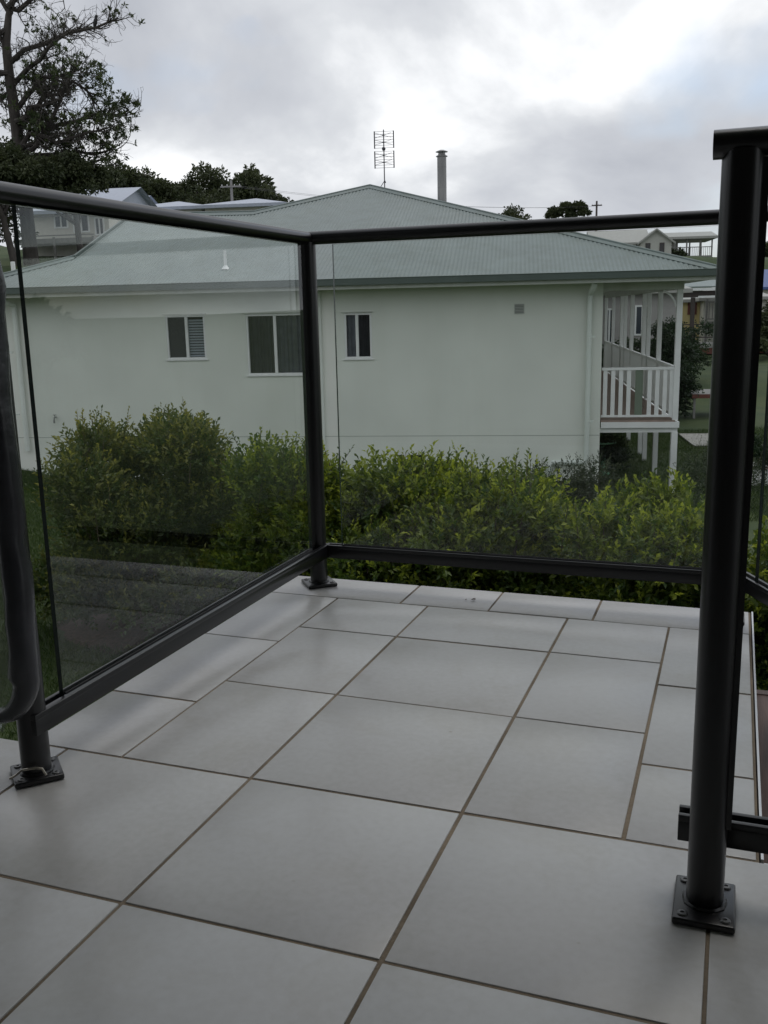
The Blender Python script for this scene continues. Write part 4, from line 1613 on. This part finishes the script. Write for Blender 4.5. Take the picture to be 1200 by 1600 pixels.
# right-hand distance
st = at_top(2.9, 72.4, 10.15)
crown_tree('umbrella_tree', site(2.9, 72.4), 5, [(-1.0, 0, st - 1.0, 0.75), (-0.1, 0.4, st - 0.65, 0.75), (0.8, 0, st - 0.75, 0.8), (1.5, 0, st - 1.1, 0.55), (-1.5, 0, st - 1.3, 0.45), (0.3, 0, st - 1.3, 0.6)], 5500, 0.24, 'flat-topped umbrella tree alone on the skyline right of the ridge', far_leaf, None, 0.12)
crown_tree('round_tree', site(-2.0, 66.5), 4, round_crown(1.35, 0.4, at_top(-2, 66.5, 10.0), 5, 0.8), 6500, 0.22, 'round dark tree just above the right slope of the green roof', far_leaf, None, 0.15)
crown_tree('round_tree', site(-4.6, 68), 4, round_crown(0.9, 0.3, at_top(-4.6, 68, 9.8), 4, 0.6), 3500, 0.2, 'small dark treetop showing behind the green roof right of the flue', far_leaf, None, 0.12)

# garden trees at the right edge, behind the nearest post
for (s, d, top, wd, n, lab) in ((11.2, 31, 1.6, 1.8, 9000, 'dark bushy tree at the right edge below the blue roof'),
                                (9.9, 27, -0.1, 1.2, 4200, 'mid green bush in front of the dark tree at the right edge'),
                                (21.5, 78, 6.6, 4.0, 9000, 'far dark tree mass on the right skyline beside the nearest post'),
                                (9.6, 40, 0.9, 1.3, 5000, 'green tree beside the yellow house on its right')):
    crown_tree('garden_tree', site(s, d), 4, round_crown(wd, 0.3, at_top(s, d, top), 6, 0.8), n, 0.15 if d < 50 else 0.3, lab, far_leaf, 'trees at the right edge', 0.15, young=0.7)


for (s, d, top, wd) in ((40, -13, 2.6, 4.0), (38, -5, 3.0, 4.5), (34, 3, 2.4, 3.5), (33, 10, 2.2, 3.5)):   # nothing tells these apart
    crown_tree('boundary_tree', site(s, d), 4, round_crown(wd, 0.4, at_top(s, d, top), 7, 1.0), 7000, 0.3, 'dark boundary tree far to the right, mirrored in the left glass panel', far_leaf, 'boundary trees reflected in the glass', 0.2)


# climbing vine grown over the far veranda corner
def vine():
    s0, d0 = 3.0, 11.2
    b = site(s0, d0)
    root = thing('vine_column', b, 'tall dark climbing vine hanging beside the white veranda posts', 'vine')
    h = at_top(s0, d0, 0.2)
    blobs = []
    for i in range(46):
        z = 0.1 + (h - 0.2) * rng.random()
        blobs.append((np.array([rng.normal() * 0.28, rng.normal() * 0.3, z]), 0.22 + 0.12 * rng.random()))
    p, u = blob_points(blobs, 2300)
    A = shoots(p, unit(u + np.array([0, 0, -0.5])), 8, 0.09, 0.55, np.full(len(p), 0.25), 0.5)
    link('foliage', leaf_mesh('foliage', A[0], A[1], A[2], A[3], A[4], vine_leaf), root)
    mb = MB()
    for i in range(4):
        x = rng.normal() * 0.1
        mb.tube([Vector(b) + WV * x, Vector(b) + WV * (x + 0.1) + ZV * h * 0.5, Vector(b) + WV * x * 0.5 + ZV * h], [0.04, 0.03, 0.015], 6, False)
    mb.build('stem', stemm, root)


vine()
# leafy screen in front of the grey house
for i, (s, d, w_, top, lab) in enumerate(((2.6, 18.2, 1.5, -0.05, 'leafy dark screen hedge left part before the grey wall'), (4.0, 17.6, 1.0, 0.1, 'leafy dark screen hedge before the right end of the grey wall'))):
    crown_tree('screen_hedge', site(s, d), 3, round_crown(w_, 0.2, at_top(s, d, top), 6, 0.4), 6000, 0.10, lab, vine_leaf, 'leafy screen beyond the veranda', 0.06, cat='hedge')


# ------------------------------------------------------------------ other houses
def far_house(name, s0, s1, d0, d1, z0, z1, label, wallmat, roofmat, ridge=None, rise=1.2, over=0.4, wins=(), rails=None, gable='s', below=0.6, trim=white, group=None):
    """Box house with a pitched roof, framed windows and an optional veranda rail on its front."""
    root = thing(name, H((s0 + s1) / 2, d0, z0), label, 'house', group)
    mb = MB()
    hbox(mb, s0, s1, d0, d1, z0 - below, z1)
    if gable == 'front':
        ms = (s0 + s1) / 2
        mb.add([H(s0, d0, z1), H(s1, d0, z1), H(ms, d0, z1 + rise), H(s0, d1, z1), H(s1, d1, z1), H(ms, d1, z1 + rise)], [(0, 1, 2), (3, 5, 4)])
    mb.build('wall', wallmat, root)
    mb = MB()
    th = ZV * 0.08
    if gable == 'front':
        ms = (s0 + s1) / 2
        k = rise / ((s1 - s0) / 2)
        for a, b in ((s0 - over, ms), (ms, s1 + over)):
            za = z1 + 0.04 - over * k if a < s0 else z1 + 0.04 + rise
            zb = z1 + 0.04 - over * k if b > s1 else z1 + 0.04 + rise
            mb.add([H(a, d0 - over, za), H(b, d0 - over, zb), H(b, d1 + over, zb), H(a, d1 + over, za)], [(0, 1, 2, 3)])
            v4 = [H(a, d0 - over, za), H(b, d0 - over, zb)]
            mb.add([v4[0], v4[1], v4[1] - ZV * 0.14, v4[0] - ZV * 0.14], [(0, 1, 2, 3)])
    elif gable == 'hip':
        md = (d0 + d1) / 2
        hh = (d1 - d0) / 2 + over
        rs0, rs1 = s0 - over + hh * 0.9, s1 + over - hh * 0.9
        if rs1 < rs0:
            rs0 = rs1 = (s0 + s1) / 2
        A, B, C_, D_ = H(s0 - over, d0 - over, z1), H(s1 + over, d0 - over, z1), H(s1 + over, d1 + over, z1), H(s0 - over, d1 + over, z1)
        E_, F_ = H(rs0, md, z1 + rise), H(rs1, md, z1 + rise)
        mb.add([A, B, F_, E_], [(0, 1, 2, 3)])
        mb.add([B, C_, F_], [(0, 1, 2)])
        mb.add([C_, D_, E_, F_], [(0, 1, 2, 3)])
        mb.add([D_, A, E_], [(0, 1, 2)])
        hbox(mb, s0 - over, s1 + over, d0 - over, d1 + over, z1 - 0.16, z1 - 0.002)
    else:
        md = (d0 + d1) / 2
        k = rise / ((d1 - d0) / 2)
        mb.add([H(s0 - over, d0 - over, z1 - over * k), H(s1 + over, d0 - over, z1 - over * k), H(s1 + over, md, z1 + rise), H(s0 - over, md, z1 + rise)], [(0, 1, 2, 3)])
        mb.add([H(s0 - over, d1 + over, z1 - over * k), H(s1 + over, d1 + over, z1 - over * k), H(s1 + over, md, z1 + rise), H(s0 - over, md, z1 + rise)], [(0, 1, 2, 3)])
        hbox(mb, s0 - over, s1 + over, d0 - over - 0.05, d0 - over, z1 - over * k - 0.14, z1 - over * k + 0.02)
        for sx in (s0, s1):
            mb.add([H(sx, d0, z1), H(sx, d1, z1), H(sx, md, z1 + rise)], [(0, 1, 2)])
    mb.build('roof', roofmat, root)
    for (a, b, c, d, *mm) in wins:
        g = MB()
        f = 0.07
        for (x0, x1, y0, y1) in ((a, b, c, c + f), (a, b, d - f, d), (a, a + f, c + f, d - f), (b - f, b, c + f, d - f), ((a + b) / 2 - f / 2, (a + b) / 2 + f / 2, c + f, d - f)):
            hbox(g, x0, x1, d0 - 0.05, d0 + 0.02, y0, y1)
        w_ = g.build('window', mm[1] if len(mm) > 1 else trim, root)
        g = MB()
        hbox(g, a + f, b - f, d0 - 0.025, d0 - 0.004, c + f, d - f)
        g.build('pane', mm[0] if mm else darkwin, w_)
    if rails:
        a, b, zf, out, zr, pm = rails
        g = MB()
        hbox(g, a, b, d0 - out, d0 - 0.01, zf - 0.22, zf)
        g.build('balcony_floor', pm, root)
        g = MB()
        hbox(g, a, b, d0 - out - 0.03, d0 - out + 0.03, zf + 0.95, zf + 1.02)
        hbox(g, a, b, d0 - out - 0.02, d0 - out + 0.02, zf + 0.10, zf + 0.15)
        r_ = g.build('railing', pm, root)
        nb_ = int((b - a) / 0.16)
        bm_ = MB().obox(-WV * 0.02 - NV * 0.012, WV * 0.04, NV * 0.024, ZV * 0.8).mesh('baluster', pm)
        for i in range(1, nb_ if name != 'hill_house' else 0):
            put('baluster', bm_, r_, H(a + (b - a) * i / nb_, d0 - out, zf + 0.15))
        npst = max(2, int((b - a) / 1.6) + 1)
        for i in range(npst):
            x = a + 0.05 + (b - a - 0.1) * i / (npst - 1)
            g = MB()
            hbox(g, x - 0.05, x + 0.05, d0 - out - 0.05, d0 - out + 0.05, zf - 2.2, zr)
            g.build('balcony_post', pm, root)
    return root


# white house on the left hill (seen through the left glass)
far_house('hill_house', -24.4, -20.5, 26.4, 33.4, 4.45, 5.9, 'cream two-level house with a gable end and front deck on the left hill', cream, blueroof, rise=1.27, over=0.35, gable='s', below=1.6,
          wins=((-23.2, -22.5, 5.0, 5.8), (-22.26, -21.45, 4.78, 5.72), (-21.2, -20.72, 4.62, 5.45)), rails=(-24.6, -20.7, 4.45, 1.3, 4.5, polem))
far_house('hill_house', -26.2, -22.6, 34.5, 39, 4.6, 6.9, 'upper storey with a pale roof just behind the cream hill house', cladding, blueroof, rise=0.7, over=0.3, gable='s', below=1.0)
far_house('hill_house', -22.4, -18.3, 33.5, 38, 4.2, 6.55, 'low blue-grey hip-roofed house behind the green roof on the left', cream, blueroof, rise=0.55, over=0.4, gable='hip', below=1.0)
far_house('hill_house', -18.0, -13.9, 33.2, 39, 4.0, 6.52, 'second low blue-grey hip-roofed house behind the green roof beside the utility pole', cream, blueroof, rise=0.62, over=0.4, gable='hip', below=1.5)
# right-hand ridge
far_house('ridge_house', 4.2, 7.9, 57.5, 63, 4.3, 5.55, 'pale weatherboard house with a long iron roof on the right ridge', paleiron, paleiron, rise=1.0, over=0.4, gable='s', below=0.8, wins=((6.9, 7.4, 4.75, 5.35),))
far_house('ridge_house', 7.4, 9.6, 56.3, 62, 4.2, 5.45, 'gabled pale front wing of the weatherboard house on the right ridge', cladding, paleiron, rise=0.82, over=0.25, gable='front', below=0.8,
          wins=((7.75, 8.1, 4.5, 5.3, darkwin, brownp), (8.75, 9.1, 4.5, 5.3, darkwin, brownp)))


def pavilion():
    s0, s1, d0, d1 = 9.7, 13.5, 61.5, 66.5
    z0, zr = 4.55, 5.75
    root = thing('deck_house', H(11.6, d0, z0), 'raised open deck house with thin posts and a flat pale roof on the right ridge', 'house')
    mb = MB()
    hbox(mb, s0 - 0.3, s1 + 0.3, d0 - 0.3, d1, 5.82, 6.0)
    mb.add([H(s0 - .3, d0 - .3, 6.0), H(s1 + .3, d0 - .3, 6.0), H(s1 + .3, d0 + 2.4, 6.5), H(s0 - .3, d0 + 2.4, 6.5)], [(0, 1, 2, 3)])
    mb.add([H(s0 - .3, d1, 6.0), H(s1 + .3, d1, 6.0), H(s1 + .3, d0 + 2.4, 6.5), H(s0 - .3, d0 + 2.4, 6.5)], [(0, 1, 2, 3)])
    mb.build('roof', paleiron, root)
    mb = MB()
    hbox(mb, s0, s1, d0, d1, z0 - 0.25, z0)
    mb.build('deck_floor', polem, root)
    mb = MB()
    hbox(mb, s0, s0 + 1.3, d0 + 1.5, d1 - 0.2, z0, 5.82)
    hbox(mb, s0, s1, d0 + 0.3, d1 - 0.2, z0 - 1.6, z0 - 0.26)
    mb.build('wall', cladding, root)
    for x in (s0 + 0.05, s0 + 0.9, s0 + 1.8, s0 + 2.8, s1 - 0.1):
        for y in (d0 + 0.05, d1 - 0.3):
            mb = MB()
            hbox(mb, x, x + 0.1, y, y + 0.1, z0, 5.82)
            mb.build('post', polem, root)
    mb = MB()
    hbox(mb, s0, s1, d0 + 0.02, d0 + 0.08, z0 + 0.62, z0 + 0.68)
    for i in range(26):
        x = s0 + 0.1 + i * (s1 - s0 - 0.2) / 25
        hbox(mb, x, x + 0.03, d0 + 0.03, d0 + 0.06, z0, z0 + 0.62)
    mb.build('railing', polem, root)


pavilion()
shrub('garden_shrub', site(10.6, 59.5, -0.25), 0, 0.45, 0.5, 0.3, 260, 'dark rounded bush below the raised deck house on the ridge', 'shrub', None, far_leaf, ll=0.2, sprigs=0)
far_house('ridge_house', -0.3, 2.3, 77.2, 82, 7.1, 8.25, 'red-roofed house peeping over the green roof on the skyline', cream, redroof, rise=0.75, over=0.3, gable='hip', below=1.5)

# grey house beyond the veranda, with its window
far_house('grey_house', 1.0, 4.9, 22.2, 30, -1.7, 1.45, 'grey rendered house wall seen between the white veranda posts', greywall, paleiron, rise=1.2, over=0.4, gable='hip', below=0.8,
          wins=((2.0, 2.32, -1.0, 0.75), (3.15, 3.75, -0.35, 0.85)))
# yellow house and its neighbours at the right
far_house('yellow_house', 6.6, 8.05, 35.4, 42, -1.9, 1.1, 'yellow weatherboard house with red-brown shutters right of the veranda', yellow, paleiron, rise=0.9, over=0.2, gable='hip', below=0.8,
          wins=((7.42, 7.60, 0.30, 0.98, redbrown, redbrown), (7.70, 7.88, 0.30, 0.98, redbrown, redbrown), (7.55, 7.95, -1.3, -0.55, darkwin, yellow)))
far_house('yellow_house', 8.06, 11.2, 34.4, 40, -1.9, 1.15, 'pale boarded wing of the yellow house with grey balcony railings', cream, paleiron, rise=0.8, over=0.3, gable='hip', below=0.8,
          wins=((8.6, 9.2, -1.2, -0.3),), rails=(8.05, 9.6, -0.05, 0.6, 1.1, polem))


def pergola():
    s0, s1, d0, d1, z1 = 5.55, 9.2, 29.2, 33.2, 1.45
    root = thing('patio_roof', H(6.5, d0, -1.8), 'dark brown patio frame under a pale green roof left of the yellow house', 'patio')
    mb = MB()
    mb.obox(H(s0, d0 - 0.3, z1 + 0.14), WV * (s1 - s0), NV * (d1 - d0 + 0.3) + ZV * 0.5, ZV * 0.05)
    mb.build('roof', roofm, root)
    mb = MB()
    hbox(mb, s0, s1, d0 - 0.36, d0 - 0.28, z1 + 0.0, z1 + 0.12)
    hbox(mb, s0 + 1.2, s1, d0 - 0.5, d0 - 0.42, z1 - 0.32, z1 - 0.24)
    mb.build('white_beam', white, root)
    mb = MB()
    hbox(mb, s0, s1, d0 - 0.05, d0 + 0.05, z1 - 0.3, z1 - 0.01)
    mb.build('brown_beam', brownp, root)
    for s in (6.62, 8.25, 9.1):
        mb = MB()
        hbox(mb, s - 0.09, s + 0.09, d0, d0 + 0.18, -2.6, z1 - 0.305)
        mb.build('post', brownp, root)
    for z in (-0.12, -0.72):
        mb = MB()
        hbox(mb, s0 + 0.6, s1, d0 + 0.05, d0 + 0.1, z, z + 0.05)
        mb.build('rail', brownp, root)
    mb = MB()
    hbox(mb, 6.9, s1 + 1, d0 - 0.9, d0 + 1, -1.15, -0.95)
    mb.build('floor_slab', concrete, root)
    mb = MB()
    hbox(mb, 6.9, s1 + 1, d0 - 0.86, d0 + 1, -1.42, -1.151)
    mb.build('brick_base', redbrown, root)


pergola()
far_house('blue_house', 12.4, 18, 46.5, 54, -0.8, 1.9, 'house with a bright blue roof at the right edge of the view', cream, bluepaint, rise=1.1, over=0.4, gable='s', below=1.2, wins=((13.2, 13.9, 0.6, 1.5),))

# garden pieces near the veranda's far end
mb = MB()
hbox(mb, 2.75, 4.4, 5.9, 8.2, gz(3, 7) - 0.1, gz(3, 7) + 0.06)
struct(mb.build('garden_slab', concrete))
mb = MB()
hbox(mb, 3.7, 4.05, 1.8, 7.0, gz(4, 5) - 0.1, gz(4, 5) + 0.16)
struct(mb.build('garden_path', paleiron))


def garden_table():
    b = site(4.0, 11.4)
    root = thing('garden_table', b, 'dull grey garden table with a red edge on slim legs beyond the vine', 'table')
    h = at_top(4.0, 11.4, -1.72)
    z = b[2]
    mb = MB()
    hbox(mb, 3.55, 4.75, 10.9, 12.6, z + h - 0.05, z + h)
    mb.build('table_top', polem, root)
    mb = MB()
    hbox(mb, 3.53, 4.77, 10.86, 10.898, z + h - 0.12, z + h - 0.01)
    mb.build('red_edge', redbrown, root)
    for s, d in ((3.62, 10.97), (4.65, 10.97), (3.62, 12.5), (4.65, 12.5)):
        mb = MB()
        hbox(mb, s - 0.03, s + 0.03, d - 0.03, d + 0.03, z - 0.05, z + h - 0.05)
        mb.build('leg', polem, root)


garden_table()


def planter():
    b = site(3.0, 0.9)
    root = thing('planter_box', b, 'low white planter box with dark bushy plants right of the nearest post', 'planter')
    mb = MB()
    for (a, c, d0, d1) in ((2.75, 3.6, 0.7, 0.76), (2.75, 3.6, 1.6, 1.66), (2.75, 2.81, 0.761, 1.599), (3.54, 3.6, 0.761, 1.599)):
        hbox(mb, a, c, d0, d1, b[2] - 0.05, b[2] + 0.3)
    mb.build('box_wall', white, root)
    mb = MB()
    hbox(mb, 2.815, 3.535, 0.765, 1.595, b[2], b[2] + 0.22)
    mb.build('soil', mulch, root)
    blobs = [(np.array([rng.normal() * 0.25, rng.normal() * 0.2 + 0.2, 0.42 + rng.random() * 0.3]), 0.16) for _ in range(12)]
    blobs = [(WV * 0 + Vector((WV * (q[0][0] + 0.17)) + (NV * q[0][1]) + ZV * q[0][2]), q[1]) for q in blobs]
    p, u = blob_points([(np.array(q[0]), q[1]) for q in blobs], 500)
    A = shoots(p, unit(u + np.array([0, 0, 0.4])), 9, 0.06, 0.5, np.full(len(p), 0.15), 0.5)
    link('foliage', leaf_mesh('foliage', *A[:2], A[2], A[3], A[4], vine_leaf), root)


planter()
bt = site(0.28, 2.3)
bird_table = thing('bird_bath', bt, 'pale green round bowl on a stand beside the wall under the veranda', 'bird bath')
hh = at_top(0.28, 2.3, -1.93)
MB().lathe(bt, [(0.16, 0), (0.16, 0.04), (0.05, 0.1), (0.045, hh - 0.1), (0.07, hh - 0.06)], 16).build('stand', greentop, bird_table, smooth=True)
MB().lathe((bt[0], bt[1], bt[2] + hh - 0.06), [(0.07, 0), (0.26, 0.05), (0.27, 0.07), (0.25, 0.07), (0.06, 0.02)], 20).build('bowl', greentop, bird_table, smooth=True)
# slim white marker post on the left lawn
wp = site(-16.4, 9.6)
tag(MB().obox(Vector(wp) - WV * 0.05 - ZV * 0.1, WV * 0.1, NV * 0.1, ZV * (2.62 - wp[2])).build('marker_post', white, None, bevel=0.01), 'slim white marker post on the sloping lawn at far left', 'post')


# utility poles and a pair of wires
def pole(s, d, ztop, r, label, arm=0.62, pm=None):
    pm = pm or polem
    b = site(s, d)
    root = thing('utility_pole', b, label, 'utility pole', 'utility poles')
    MB().tube([Vector(b) - ZV * 0.3, H(s, d, ztop)], [r * 1.2, r * 0.85], 8).build('pole', pm, root, smooth=True)
    mb = MB()
    hbox(mb, s - arm, s + arm, d - 0.15, d - 0.07, ztop - 0.40, ztop - 0.32)
    mb.build('crossarm', pm, root)
    mb = MB()
    for x in (-0.85, -0.35, 0.35, 0.85):
        mb.lathe(H(s + arm * x, d - 0.1, ztop - 0.319), [(0.02, 0), (0.03, 0.03), (0.02, 0.08)], 8)
    mb.build('insulator', white, root)


pole(-17.98, 38.27, 8.45, 0.085, 'pale utility pole with a crossarm above the blue-grey roofs at left')
pole(5.03, 67.3, 9.5, 0.09, 'dark utility pole on the skyline right of the umbrella tree', 0.42, brownp)
a = H(-17.98, 38.2, 8.1)
b = H(5.03, 67.3, 9.1)
mb = MB()
for off in (0.0, 0.5):
    pts = [a + (b - a) * t + ZV * (-1.1 * 4 * t * (1 - t) * 0.5) + WV * off for t in np.linspace(0, 1, 20)]
    mb.tube(pts, 0.007, 5, False)
tag(mb.build('overhead_wire', antm), 'thin overhead power line strung behind the green roof', 'power line')

# dry leaf scraps on the back border tiles
me = leaf_mesh('dry_leaf', np.array([(0.0, 0, 0.002), (0.012, 0.004, 0.003), (-0.014, 0.002, 0.002)]), np.array([(1, .3, .1), (-.6, 1, .15), (.2, -1, .1)]), np.array([0.016, 0.012, 0.013]), np.array([0.008, 0.007, 0.006]), np.array([0.5, 0.5, 0.5]), specm)
o = link('dry_leaf', me, None, None, (0.105, 1.556, 0.0012))
tag(o, 'crumbled brown leaf scrap lying on the back border tile', 'leaf')
